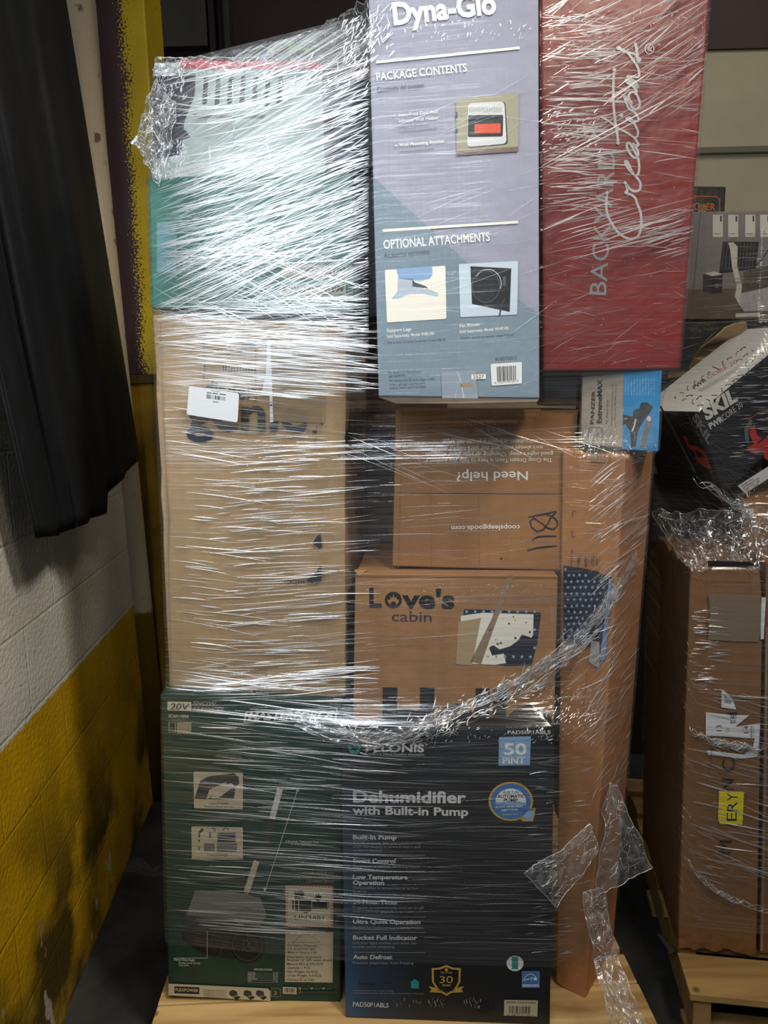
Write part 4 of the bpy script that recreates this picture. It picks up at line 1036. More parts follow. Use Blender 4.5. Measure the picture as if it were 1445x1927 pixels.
md = f_.modifiers.new('thickness', 'SOLIDIFY'); md.thickness = 0.004
DYNA = c

# ---- green carton stacked upside down, and the ones above and beside it
c = Carton('power_tool_carton', 'green carton stacked upside down above the navy lettered brown carton, wrap streaked white over it',
           [(279, 334, 1.605), (664, 324, 1.56), (666, 588, 1.56), (285, 580, 1.605)], 0.60, board('print_mid_green', '2f6f61', rough=0.45, flute=0.1, var=0.1), back=(-0.02, 1, 0))
p = Print(c); p.poly([(650, 534), (651, 553), (525, 556), (528, 538)], I_TAN); p.up(); p.text('MASTERFORCE', (648, 536), (529, 540), 13, I_NAVY, 0.03, 0.28); p.poly([(653, 500), (653, 525), (527, 522), (532, 497)], I_TAN); p.up()
p.text('60V', (650, 503), (608, 505), 14, I_NAVY, 0.03, 0.25).text('CORDLESS', (600, 503), (532, 505), 9, GREEN, 0.03, 0.25); p.build('brand_lettering')
p = Print(c); p.rect(295, 418, 332, 512, plain('print_pale_teal', '5f8f96')); p.line([(397, 338), (508, 330)], 1, I_LIGHT); p.build('side_panel_art')
c = Carton('vent_carton', 'grey and navy carton picturing dark vent slots, with a red top edge',
           [(291, 117, 1.61), (606, 116, 1.575), (612, 326, 1.575), (285, 337, 1.61)], 0.27, GREYB)
p = Print(c); p.poly([(291, 137), (368, 138), (366, 180), (347, 228), (340, 290), (286, 300)], NAVYB); p.poly([(337, 113), (606, 117), (606, 131), (342, 129)], plain('print_bright_red', 'd0303c')); p.up()
for k in range(7):
    x = 384 + 23.4 * k; p.rrect([(x, 143), (x + 8, 143), (x + 5, 196 + 3 * (k % 2)), (x - 4, 196 + 3 * (k % 2))], 3.5, I_DGREY)
p.poly([(362, 214), (440, 218), (500, 216), (495, 222), (372, 222)], I_GREY); p.poly([(286, 232), (300, 228), (350, 246), (358, 258), (320, 268), (286, 262)], CHARB); p.poly([(392, 276), (395, 330), (397, 330), (396, 278), (500, 272), (506, 290), (505, 326), (508, 326), (509, 286), (503, 269)], I_WHITE)
p.build('vent_picture')
Carton('navy_carton', 'dark navy carton half hidden beside the vent slot carton, under the slanting wrap', [(616, 150, 1.66), (722, 150, 1.64), (722, 316, 1.64), (618, 318, 1.66)], 0.2, NAVYB)
Carton('charcoal_carton', 'charcoal carton standing in the gap behind the green upside-down carton', [(674, 330, 1.65), (728, 328, 1.64), (730, 592, 1.64), (676, 596, 1.65)], 0.14, CHARB)
c = Carton('leaf_print_carton', 'grey carton with lime leaf print peeking over the stack under loose wrap', [(505, 78, 1.96), (700, 42, 1.93), (700, 402, 1.93), (505, 402, 1.96)], 0.2, board('print_taupe', '5d5650', flute=0.1))
p = Print(c); lf = plain('print_lime', '8fae5a')
for q in ([(527, 70), (545, 66), (550, 80), (575, 84), (572, 90), (540, 88), (534, 80)], [(498, 84), (505, 86), (503, 95), (496, 98)], [(505, 86), (511, 88), (508, 96), (503, 95)], [(560, 60), (585, 54), (590, 75), (566, 82)]): p.poly([(x + 6, y + 6) for x, y in q], lf if q[0][0] != 560 else plain('print_grey_green', '76857d'))
p.build('leaf_art')


# ================================================================ the neighbouring stack
c = Carton('large_carton', 'big brown carton with torn shipping label and yellow sticker, on the weathered pallet',
           [(1299, 1060, 1.645), (1437, 1062, 1.615), (1424, 1805, 1.615), (1275, 1789, 1.645)], 0.50, board('kraft_board_dark', '805a38', scuffs=0.3), back=(0.17, 1, 0))
c.crumple(0.035, top=max(v.z for v in c.c), depth=0.14)
c.crumple(0.02, top=min(v.z for v in c.c), depth=0.12, cuts=2)
p = Print(c, lift=0.004); p.poly([(1333, 1116), (1430, 1120), (1435, 1160), (1428, 1208), (1380, 1207), (1332, 1204), (1336, 1160)], plain('tape_patch_grey_brown', '7d6a54', rough=0.3, spec=0.6)); p.up(); p.poly([(1433, 1124), (1441, 1124), (1437, 1203), (1431, 1203)], PAPER); p.build('tape_patch')
p = Print(c); p.poly([(1358, 1297), (1372, 1308), (1380, 1320), (1385, 1335), (1357, 1331)], PAPER); p.up(); p.bars([(1362, 1306), (1376, 1317), (1376, 1326), (1362, 1323)], I_BLACK, 12, 4); p.build('barcode_label')
p = Print(c); p.poly([(1328, 1340), (1372, 1345), (1410, 1346), (1383, 1368), (1430, 1361), (1428, 1400), (1425, 1424), (1395, 1428), (1332, 1420), (1330, 1412), (1400, 1420), (1416, 1408), (1420, 1390), (1360, 1386), (1328, 1385)], PAPER); p.up()
p.poly([(1368, 1342), (1387, 1339), (1386, 1345), (1370, 1345)], I_BLACK); p.text('\u5305\u7a0e', (1385, 1363), (1385, 1344), 10, I_BLACK, 0.01).text('13', (1358, 1376), (1358, 1365), 11, I_BLACK).text('14', (1408, 1380), (1408, 1366), 9, I_BLACK).text('128', (1372, 1378), (1372, 1370), 6, I_GREY)
p.bars([(1412, 1366), (1419, 1365), (1419, 1392), (1412, 1392)], I_GREY, 3, 3); p.build('torn_label')
B = plain('stencil_black', '25201c')
p = Print(c); p.text('C', (1382, 1452), (1383, 1430), 25, B).text('N', (1380, 1488), (1381, 1466), 25, B).text('M', (1376, 1606), (1377, 1582), 25, B); p.build('stencil_lettering')
p = Print(c); p.poly([(1353, 1488), (1400, 1490), (1397, 1552), (1354, 1551), (1351, 1540)], I_YEL); p.up(); p.text('Y', (1388, 1507), (1388, 1493), 21, B).text('E', (1386, 1545), (1386, 1529), 20, B).text('R', (1387, 1527), (1387, 1509), 20, B); p.build('yellow_sticker')
p = Print(c); p.line([(1302, 1085), (1330, 1090), (1436, 1094)], 1.5, plain('board_crease', '8d6238')).line([(1340, 1400), (1336, 1448)], 0.8, B).line([(1330, 1160), (1331, 1200)], 1.5, I_DGREY); p.poly([(1332, 1055), (1360, 1056), (1412, 1057), (1420, 1064), (1390, 1066), (1332, 1066)], I_BLACK); p.build('crease')
p = Print(c, 'left', lift=0.004); p.poly([(1236, 1758), (1243, 1757), (1270, 1790), (1262, 1795)], plain('strip_label_grey', '8f9086')); p.build('strip_label')
c = Carton('side_carton', 'plain brown carton with a taped edge, standing beside the yellow-stickered carton',
       [(1441, 1056, 1.63), (1640, 1060, 1.60), (1612, 1799, 1.60), (1429, 1800, 1.63)], 0.45, board('kraft_board_dark', '805a38'), crush=0.006, back=(0.17, 1, 0))
p = Print(c, lift=0.006); p.line([(1443, 1180), (1439, 1500), (1433, 1790)], 5, M_TAPE); p.build('edge_tape')
c = Carton('small_carton', 'small brown carton with a white tag lying under the tilted black tool carton',
           [(1398, 944, 1.84), (1500, 936, 1.80), (1500, 1034, 1.80), (1398, 1036, 1.84)], 0.2, KRAFT3, crush=0.01)
p = Print(c, lift=0.005); p.poly([(1396, 958), (1418, 957), (1418, 974), (1397, 975)], PAPER); p.up(); p.bars([(1402, 961), (1412, 961), (1412, 971), (1402, 971)], I_GREY, 5, 3); p.build('tag')
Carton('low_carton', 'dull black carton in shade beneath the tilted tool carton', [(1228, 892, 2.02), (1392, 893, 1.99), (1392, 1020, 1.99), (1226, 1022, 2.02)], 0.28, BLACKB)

# ---- tilted black tool carton
A = aty(1315, 776, 1.78)
def cv(dx, dy, q): k = 1 / math.sqrt(1 + q * q); return RGT * dx * k - UPV * dy * k + FWD * q * k
e1 = cv(.81, -.585, .382); e2 = cv(.45, .89, .408); e3 = cv(-.964, -.265, 1.64)
e1.normalize(); e3 = (e3 - e1 * e1.dot(e3)).normalized(); e2n = e1.cross(e3); e2 = e2n if e2n.dot(e2) > 0 else -e2n


def carton8(name, label, c8, mat):
    s = Carton.__new__(Carton); s.c = c8; s.lift = 0.0006
    lo = min(p.z for p in c8); base = sum(c8, Vector()) / 8; cen = base.copy(); base.z = lo
    s.root = rootw(name, base, label, 'carton'); s.planes = {}; CORNERS[s.root.name] = c8
    for nm, (a, b, d) in {'front': (0, 1, 3), 'right': (1, 5, 2), 'left': (0, 4, 3), 'top': (0, 1, 4), 'bottom': (3, 2, 7)}.items():
        nn = (c8[b] - c8[a]).cross(c8[d] - c8[a]).normalized()
        if nn.dot(c8[a] - cen) < 0: nn = -nn
        s.planes[nm] = (c8[a], nn)
    mb = MB(); mb.hexa(c8, mat); s.body = mb.build('carton_body', s.root, bevel=0.003)
    return s


L1, L2, L3 = 0.46, 0.235, 0.185
f0 = [A, A + e1 * L1, A + e1 * L1 + e2 * L2, A + e2 * L2]
c = carton8('tool_carton', 'black power tool carton with a white icon-patterned top, lying tilted over the brown carton', f0 + [v + e3 * L3 for v in f0], BLACKB)
p = Print(c, 'top'); q = [(1316, 774), (1247, 757), (1290, 727), (1400, 650), (1460, 652), (1470, 668)]
p.mb.poly([v + c.planes['top'][1] * 0.0009 for v in (A + e1 * 0.002, A + e1 * (L1 - .002), A + e1 * (L1 - .002) + e3 * (L3 - .002), A + e3 * (L3 - .002))], I_WHITE); p.up(); p.up()
rg = random.Random(21)
uu = Vector((.81, -.585)); ww = Vector((-.964, -.265))
for k in range(11):
    for j in range(4):
        if 1 <= j <= 2 and 2 <= k <= 7: continue
        o_ = Vector((1322, 766)) + uu * (4 + 16 * k + rg.uniform(-2, 2)) + ww * (8 + 17 * j)
        d1 = Vector((rg.uniform(-1, 1), rg.uniform(-1, .4))).normalized() * rg.uniform(4, 8)
        mt = rg.choice((I_DGREY, I_GREY, I_DGREY, plain('icon_maroon', '7a3d42')))
        p.line([o_ - d1, o_ + d1 * 0.3, o_ + d1 * 0.7 + Vector((3, 2))], [2.2, 1.6, 3.0], mt)
p.text('PWR', (1306, 733), (1330, 716), 7, I_BLACK, 0.03).text('CORE 20', (1332, 714), (1388, 682), 7, I_RED, 0.0)
for k in range(3): p.line([(1314 + 2 * k, 735 + 1.5 * k), (1390 + 2 * k, 690 + 1.5 * k)], 0.8, I_GREY)
p.build('icon_top')
p = Print(c); p.text('SKIL', (1329, 791), (1390, 751), 25, I_WHITE, 0.05, 0.22).text('PWR', (1337, 808), (1362, 792), 11.5, I_WHITE, 0.03, 0.1).text('CORE 20', (1362, 792), (1399, 764), 11.5, I_LIGHT, 0.0, 0.1); p.build('brand_lettering')
p = Print(c); p.poly([(1412, 804), (1420, 800), (1424, 818), (1434, 826), (1450, 815), (1450, 870), (1438, 862), (1436, 850), (1420, 856), (1404, 842), (1418, 836), (1410, 815)], I_RED); p.poly([(1400, 806), (1412, 788), (1416, 792), (1408, 812), (1409, 833), (1402, 828)], I_GREY); p.up()
for k in range(6): p.line([(1424 + 3 * k, 836 - 2 * k), (1428 + 3 * k, 830 - 2 * k)], 1.4, I_BLACK)
p.line([(1404, 792), (1420, 782), (1426, 776), (1450, 772)], 1.6, I_RED); p.build('tool_picture')
p = Print(c, 'left'); p.text('SKIL', (1300, 783), (1334, 838), 13, I_LIGHT, 0.04, -0.25).text('PWRCORE 20', (1290, 780), (1319, 834), 6, I_DIM, 0.0, -0.2)
p.poly([(1285, 819), (1292, 822), (1296, 836), (1312, 840), (1325, 850), (1336, 876), (1338, 884), (1326, 880), (1310, 866), (1306, 850), (1294, 842)], I_RED); p.up(); p.poly([(1306, 846), (1318, 850), (1326, 862), (1314, 862)], I_BLACK); p.line([(1242, 764), (1268, 812), (1308, 890)], 4, I_GREY); p.build('side_artwork')
p = Print(c); p.poly([(1388, 914), (1445, 878), (1462, 890), (1402, 929)], PAPER); p.up()
for k in range(4): p.text(('SHIP TO', 'DISTRIBUTION', 'PART NO. 20V', 'QTY 1 PCS')[k], (1396 + 2.6 * k, 916 + 4 * k), (1396 + 2.6 * k + (22, 30, 30, 24)[k], 916 + 4 * k - (22, 30, 30, 24)[k] * 0.62), 3.4, I_DGREY, 0.02)
p.build('address_label')

# ---- pictured chair carton and the things round it
c = Carton('chair_carton', 'pale grey carton picturing a white desk chair and black radiator, high on the neighbouring stack',
           [(1300, 398, 2.25), (1490, 396, 2.20), (1490, 602, 2.20), (1284, 600, 2.25)], 0.45, board('print_mauve_grey', '8d8789', rough=0.5, flute=0.1))
p = Print(c); p.poly([(1286, 545), (1489, 540), (1489, 600), (1285, 600)], plain('photo_floor_brown', '6a5c50')); p.line([(1318, 400), (1304, 555)], 1, I_SLATE).line([(1322, 400), (1309, 555)], 1, I_DIM)
p.up(); p.poly([(1360, 455), (1428, 455), (1422, 505), (1353, 515)], I_BLACK)
for x in (1341, 1370, 1402, 1430):
    p.rect(x, 404, x + 19, 446, I_CREAM); p.up(); p.rect(x + 14, 406, x + 17, 417, I_DGREY).line([(x + 2, 440), (x + 14, 440)], 1.2, I_GREY)
p.up()
for k in range(10): p.line([(1363 + 6.3 * k, 457), (1358 + 6.3 * k, 508)], 1, I_GREY)
p.poly([(1323, 516), (1340, 520), (1338, 552), (1322, 548)], I_DGREY).poly([(1340, 520), (1360, 517), (1358, 552), (1338, 553)], I_BLACK); p.up(); p.poly([(1326, 514), (1345, 511), (1360, 516), (1340, 520)], I_CREAM); p.ring(1349, 538, 3, 1, I_LIGHT)
p.poly([(1370, 457), (1380, 456), (1388, 464), (1387, 500), (1396, 540), (1392, 575), (1382, 558), (1386, 540), (1377, 500), (1374, 470)], I_CREAM); p.poly([(1395, 552), (1440, 542), (1489, 535), (1489, 578), (1440, 585), (1400, 586), (1392, 575)], plain('photo_cushion', 'c9c4c6')); p.up()
for k in range(6): p.line([(1404 + 12 * k, 552 - 2 * k), (1412 + 12 * k, 582 - 1.5 * k)], 0.7, I_DIM)
p.poly([(1400, 510), (1448, 500), (1489, 505), (1489, 530), (1440, 540), (1396, 545)], plain('photo_leaf_brown', '5f5648', var=0.4, vscale=60)).line([(1395, 506), (1420, 502), (1436, 486), (1445, 470)], 2, I_BLACK)
p.poly([(1384, 590), (1430, 588), (1430, 596), (1384, 597)], I_CREAM); p.build('room_picture')
c = Carton('appliance_carton', 'black carton with orange outlined capitals peeking behind the red carton', [(1280, 350, 2.56), (1366, 351, 2.54), (1362, 432, 2.54), (1280, 432, 2.56)], 0.12, BLACKB)
p = Print(c); p.line([(1286, 369), (1348, 370), (1354, 374), (1354, 420)], 1.8, I_ORANGE); p.text('DECKER', (1285, 394), (1346, 396), 14, I_ORANGE, 0.015); p.poly([(1313, 385), (1328, 385), (1328, 402), (1313, 402)], plain('tape_tan_scrap', 'a08a6c')); p.build('brand_lettering')
c = Carton('heater_box', 'long black box with faint lettering lying below the pictured chair carton', [(1268, 606, 2.22), (1480, 602, 2.18), (1480, 716, 2.18), (1254, 714, 2.22)], 0.26, BLACKB)
p = Print(c); p.text('Why heat a', (1298, 625), (1352, 621), 8, I_GREY, 0.01); p.poly([(1256, 704), (1310, 696), (1312, 703), (1257, 712)], KRAFT); p.build('side_lettering')
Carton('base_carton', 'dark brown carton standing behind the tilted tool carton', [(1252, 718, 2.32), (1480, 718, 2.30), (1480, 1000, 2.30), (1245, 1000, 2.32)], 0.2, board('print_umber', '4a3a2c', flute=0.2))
# torn sheet of board
pts = [(1297, 692), (1306, 672), (1318, 654), (1345, 634), (1362, 618), (1380, 610), (1402, 607), (1406, 630), (1398, 654), (1380, 668), (1352, 690), (1322, 700)]
q3 = [aty(x, y, 2.16 + 0.03 * math.sin(x * 0.05) - 0.0008 * (700 - y)) for x, y in pts]
rt = rootw('torn_cardboard', q3[0], 'torn scrap of brown cardboard leaning against the long black box', 'cardboard')
mb = MB(); tri = tessellate_polygon([[Vector((x, y, 0)) for x, y in pts]]); mb.mesh(q3, [tuple(t) for t in tri], KRAFT); o = mb.build('board_sheet', rt)
md = o.modifiers.new('thickness', 'SOLIDIFY'); md.thickness = 0.005
mb = MB(); mb.tube([q3[k] + Vector((0, -0.003, 0)) for k in (0, 1, 2, 3, 4, 5, 6)], 0.0022, plain('torn_edge_pale', 'c4a782', rough=0.9, bump=0.5), n=6); mb.build('torn_edge', rt)
Carton('gap_shade_block', 'dark brown carton in deep shade behind the gap between the two stacks', [(1090, 1010, 2.95), (1345, 1010, 2.95), (1345, 1440, 2.95), (1090, 1440, 2.95)], 0.3, board('print_umber', '4a3a2c', flute=0.2))  # added dark block, stands in for the black shadow between the stacks


# ================================================================ stretch film
EDGES = [(0, 1), (1, 2), (2, 3), (3, 0), (4, 5), (5, 6), (6, 7), (7, 4), (0, 4), (1, 5), (2, 6), (3, 7)]


def hull2(pts):
    pts = sorted(set((round(x, 5), round(y, 5)) for x, y in pts))
    def half(ps):
        h = []
        for q in ps:
            while len(h) > 1 and (h[-1][0] - h[-2][0]) * (q[1] - h[-2][1]) - (h[-1][1] - h[-2][1]) * (q[0] - h[-2][0]) <= 0: h.pop()
            h.append(q)
        return h
    a, b = half(pts), half(pts[::-1])
    return a[:-1] + b[:-1]


def film_grid(boxes, cen, per, z0, z1, dz, off, smz=2.0, dil=2):
    """wrap: for every height the convex outline of what is being wrapped, sampled along fixed bearings"""
    th = np.arctan2([p[1] - cen[1] for p in per], [p[0] - cen[0] for p in per])
    dirs = np.stack([np.cos(th), np.sin(th)], 1)
    zs = np.arange(z0, z1 + dz / 2, dz); Rr = np.zeros((len(zs), len(th)))
    for i, z in enumerate(zs):
        pts = []
        for c8 in boxes:
            for a, b in EDGES:
                za, zb_ = c8[a].z, c8[b].z
                if (za - z) * (zb_ - z) <= 0 and abs(za - zb_) > 1e-6:
                    t = (z - za) / (zb_ - za); q = c8[a].lerp(c8[b], t); pts.append((q.x, q.y))
        if len(pts) < 3: Rr[i] = Rr[i - 1]; continue
        h = np.array(hull2(pts)); e0 = h - np.array(cen); e1 = np.roll(e0, -1, 0); ed = e1 - e0
        den = dirs[:, None, 0] * ed[None, :, 1] - dirs[:, None, 1] * ed[None, :, 0]
        den = np.where(np.abs(den) < 1e-9, 1e-9, den)
        r = (e0[None, :, 0] * ed[None, :, 1] - e0[None, :, 1] * ed[None, :, 0]) / den
        u = (e0[None, :, 0] * dirs[:, None, 1] - e0[None, :, 1] * dirs[:, None, 0]) / den
        ok = (r > 0) & (u > -1e-4) & (u < 1 + 1e-4); r = np.where(ok, r, 0); Rr[i] = r.max(1)
    D = Rr.copy()
    for k in range(1, dil + 1):
        D[k:] = np.maximum(D[k:], Rr[:-k]); D[:-k] = np.maximum(D[:-k], Rr[k:])
    w = np.exp(-0.5 * (np.arange(-6, 7) / smz) ** 2); w /= w.sum()
    Pd = np.pad(D, ((6, 6), (0, 0)), 'edge'); S = sum(w[k] * Pd[k:k + len(zs)] for k in range(13))
    S = np.maximum(S, Rr) + off
    X = cen[0] + S * dirs[None, :, 0]; Y = cen[1] + S * dirs[None, :, 1]
    return zs, X, Y


def loop(x0, x1, y0, y1, f, s, b):
    out = [(x, y0) for x in np.arange(x0, x1, f)] + [(x1, y) for y in np.arange(y0, y1, s)] + [(x, y1) for x in np.arange(x1, x0, -b)] + [(x0, y) for y in np.arange(y1, y0, -s)]
    return out


def film_obj(name, parent, zs, X, Y, mat, slope, wraps, zlow=None):
    nz, nt_ = X.shape
    seg = np.sqrt(np.diff(np.concatenate([X, X[:, :1]], 1), axis=1) ** 2 + np.diff(np.concatenate([Y, Y[:, :1]], 1), axis=1) ** 2)
    U = np.concatenate([np.zeros((nz, 1)), np.cumsum(seg, 1)[:, :-1]], 1)
    off = Vector(parent['_wl'])
    co = np.stack([X - off.x, Y - off.y, np.repeat(zs[:, None], nt_, 1) - off.z], 2).reshape(-1, 3)
    fs = []
    for i in range(nz - 1):
        for j in range(nt_):
            if zlow is not None and zs[i] < zlow(X[i, j], Y[i, j]): continue
            k = (j + 1) % nt_; fs.append((i * nt_ + j, i * nt_ + k, (i + 1) * nt_ + k, (i + 1) * nt_ + j))
    me = bpy.data.meshes.new(name); me.from_pydata(co.tolist(), [], fs); me.materials.append(mat)
    uv = me.uv_layers.new(name='streak'); at = me.attributes.new('wraps', 'FLOAT', 'POINT')
    UV = np.zeros((nz, nt_, 2)); Wv = np.zeros((nz, nt_))
    for i in range(nz):
        for j in range(nt_):
            UV[i, j] = (U[i, j], zs[i] - slope(X[i, j], Y[i, j], zs[i])); Wv[i, j] = wraps(X[i, j], Y[i, j], zs[i])
    UVf = UV.reshape(-1, 2); at.data.foreach_set('value', Wv.reshape(-1))
    vi = np.zeros(len(me.loops), dtype=np.int32); me.loops.foreach_get('vertex_index', vi)
    uvl = UVf[vi].copy()
    lp = uvl.reshape(-1, 4, 2)     # the closing column: keep u running on
    wrapc = (lp[:, :, 0].max(1) - lp[:, :, 0].min(1)) > 0.5
    lp[wrapc, :, 0] = np.where(lp[wrapc, :, 0] < 0.2, lp[wrapc, :, 0].max() + 0.01, lp[wrapc, :, 0])
    uv.data.foreach_set('uv', lp.reshape(-1))
    me.polygons.foreach_set('use_smooth', [True] * len(me.polygons))
    o = bpy.data.objects.new(name, me); COL.objects.link(o); o.parent = parent; o['_wl'] = list(off)
    verts = [Vector((X[i, j], Y[i, j], zs[i])) for i in range(nz) for j in range(nt_)]
    return o, BVHTree.FromPolygons(verts, fs)


def interp(v, xs, ys): return float(np.interp(v, xs, ys))


class Pleats:
    """drawn folds of film: thin three-sided ridges standing on the film surface"""
    def __init__(s, bvh): s.bvh = bvh; s.mb = MB()

    def on(s, x, y):
        d = ray(x, y).normalized(); h = s.bvh.ray_cast(CAM, d)
        if h[0] is None: return None
        n = h[1]
        if n.dot(d) > 0: n = -n
        return h[0], n

    def ridge(s, pts, w, mat, rise=None):
        """pts in the photograph's pixels, w in pixels"""
        sec = []
        last = None
        for i, (x, y) in enumerate(pts):
            h = s.on(x, y)
            if h is None: break
            if last is not None and (h[0] - last).length > 0.09: break
            sec.append(h); last = h[0]
        if len(sec) < 2: return
        m = len(sec); k = []
        if rise is None: rise = float(np.interp(sec[0][0].z, [0.4, 1.0, 1.5, 1.8], [0.42, 0.32, 0.2, 0.13])) * random.uniform(0.6, 1.3)
        for i, (p_, n) in enumerate(sec):
            t = (sec[min(i + 1, m - 1)][0] - sec[max(i - 1, 0)][0])
            if t.length < 1e-6: return
            t.normalize(); b = n.cross(t); dist = (p_ - CAM).length; ww = w * dist / FPX
            f = min(1.0, 0.15 + 2.6 * min(i, m - 1 - i) / max(1, m - 1))
            ww *= f
            p_ = p_ + n * 0.0012
            k += [p_ + b * ww * 0.5, p_ + n * ww * rise, p_ - b * ww * 0.5]
        fs = []
        for i in range(m - 1):
            a = 3 * i; fs += [(a, a + 1, a + 4, a + 3), (a + 1, a + 2, a + 5, a + 4)]
        s.mb.mesh(k, fs, mat)

    def streak(s, x, y, ang, length, w, mat, bend=0.0, step=11, jit=0.25):
        n = max(2, int(length / step)); a = math.radians(ang); pts = []
        ph = random.uniform(0, 6.28)
        for i in range(n + 1):
            t = i / n; q = length * t
            aa = a + math.radians(bend) * (t - 0.5)
            pts.append((x + q * math.cos(aa), y - q * math.sin(aa) + jit * math.sin(ph + t * 7)))
        s.ridge(pts, w, mat)

    def region(s, n, box, ang, length, w, mats, bend=0.0, acc=None, xmax=9999):
        x0, y0, x1, y1 = box
        for _ in range(n):
            x, y = random.uniform(x0, x1), random.uniform(y0, y1)
            if acc and random.random() > acc(x, y): continue
            a = ang(x, y) if callable(ang) else random.uniform(*ang)
            ln = min(random.uniform(*length) * random.uniform(0.5, 1), (xmax - x) / max(0.2, abs(math.cos(math.radians(a)))))
            if ln < 6: continue
            s.streak(x, y, a, ln, w[0] + (w[1] - w[0]) * random.random() ** 2, random.choice(mats), bend=random.uniform(-bend, bend))

    def flecks(s, n, box, size=(1.5, 6), mats=None, ang=(0, 180), w=(0.7, 1.8)):
        x0, y0, x1, y1 = box
        for _ in range(n): s.streak(random.uniform(x0, x1), random.uniform(y0, y1), random.uniform(*ang), random.uniform(*size), random.uniform(*w), random.choice(mats), step=3)


PL_B = pleat_mat('film_pleat_dense', 0.03, white=0.92, shine=0.55, rough=0.26); PL_M = pleat_mat('film_pleat_medium', 0.42, white=0.7, shine=0.5); PL_F = pleat_mat('film_pleat_thin', 0.78)


def crumpled(quad, nu, nv, amp, freq, seed, name, parent, mat, creases=40):
    """loose crumpled film between four corners ((px, py, Y) TL TR BR BL)"""
    Q = [aty(*q) for q in quad]; P = []
    n = (Q[1] - Q[0]).cross(Q[3] - Q[0]).normalized()
    if n.dot(CAM - Q[0]) < 0: n = -n
    for j in range(nv + 1):
        row = []
        for i in range(nu + 1):
            s, t = i / nu, j / nv
            p_ = (Q[0] * (1 - s) + Q[1] * s) * (1 - t) + (Q[3] * (1 - s) + Q[2] * s) * t
            v = Vector((s * freq, t * freq, seed * 7.3))
            d = abs(noise.noise(v)) * 1.6 - 0.5 + 0.5 * abs(noise.noise(v * 2.3)) + 0.22 * abs(noise.noise(v * 5.1))
            e = noise.noise_vector(v * 1.3) * amp * 0.5
            row.append(p_ + n * d * amp + Vector((e.x, 0, e.z)))
        P.append(row)
    mb = MB(); mb.grid(P, mat)
    for ed in (P[0], P[-1], [r[0] for r in P], [r[-1] for r in P]):
        mb.tube(ed, 0.0009, PL_M, n=4)
    rg = random.Random(seed * 31)
    for _ in range(creases):
        i, j = rg.uniform(0, nu), rg.uniform(0, nv); a = rg.uniform(0, 6.28); L_ = []
        for k in range(rg.randint(3, 12)):
            if not (0 <= i <= nu and 0 <= j <= nv): break
            L_.append(P[int(j)][int(i)] + n * 0.0008); a += rg.uniform(-0.28, 0.28); i += 1.3 * math.cos(a); j += 1.3 * math.sin(a)
        L_ = [q for k, q in enumerate(L_) if k == 0 or (q - L_[k - 1]).length > 1e-5]
        if len(L_) > 2: mb.tube(L_, [rg.uniform(0.0002, 0.0010) for _ in L_], rg.choice((PL_B, PL_M, PL_F)), n=3)
    o = mb.build(name, parent, smooth=True)
    return o, P


def band(pts, Yd, width, strands, seed, name, parent, mats, off=None, wid_fn=None):
    """a twisted rope of gathered film: many thin strands winding round one path given in pixels"""
    rg = random.Random(seed); mb = MB(); pts = smooth(pts, 8)
    for k in range(strands):
        ph = rg.uniform(0, 6.28); tw = rg.uniform(2, 5); r0 = rg.uniform(0.1, 1.0); a = rg.uniform(0, 0.55); b = rg.uniform(a + 0.2, 1.0); P = []; ra = []
        for i in range(int(a * len(pts)), int(b * len(pts))):
            t = i / len(pts); q = pts[i]; w = width * (wid_fn(t) if wid_fn else 1)
            o_ = w * 0.5 * r0 * math.sin(ph + tw * t * 6.28) + rg.uniform(-1, 1) * w * 0.03
            h = off(q[0], q[1] + o_) if off else None
            base = h[0] + h[1] * (0.003 + 0.012 * abs(math.cos(ph + tw * t * 6.28)) * r0) if h else aty(q[0], q[1] + o_, Yd)
            P.append(base); ra.append(rg.uniform(0.25, 1.0) * 0.0011)
        if len(P) > 3:
            keep = [0] + [i for i in range(1, len(P)) if (P[i] - P[i - 1]).length < 0.05]
            if len(keep) == len(P): mb.tube(P, ra, rg.choice(mats), n=4)
    return mb.build(name, parent, smooth=True)


def strip(pts, width, seed, name, parent, mat, on_fn):
    """gathered, crumpled ribbon of film lying along a path on the wrap (pixels)"""
    pts = smooth(pts, 9); P = []; last = None
    for i, q in enumerate(pts):
        t = Vector(pts[min(i + 1, len(pts) - 1)]) - Vector(pts[max(i - 1, 0)]); t.normalize(); nn = Vector((-t.y, t.x)); row = []
        w = width * (1 - 0.45 * i / len(pts)) * (0.8 + 0.4 * noise.noise(Vector((i * 0.13, seed, 0))))
        for k in range(13):
            v = (k / 12 - 0.5) * w + 2.0 * noise.noise(Vector((i * 0.5, k * 0.9, seed)))
            h = on_fn(q[0] + nn.x * v, q[1] + nn.y * v)
            if h is None: row = None; break
            row.append(h[0] + h[1] * (0.003 + 0.010 * abs(noise.noise(Vector((i * 0.22, k * 0.8, seed + 3)))) + 0.004 * abs(noise.noise(Vector((i * 0.9, k * 2.1, seed))))))
        if row: P.append(row)
    mb = MB(); mb.grid(P, mat)
    return mb.build(name, parent, smooth=True)


def sst(x, a, b):
    t = min(1.0, max(0.0, (x - a) / (b - a))); return t * t * (3 - 2 * t)


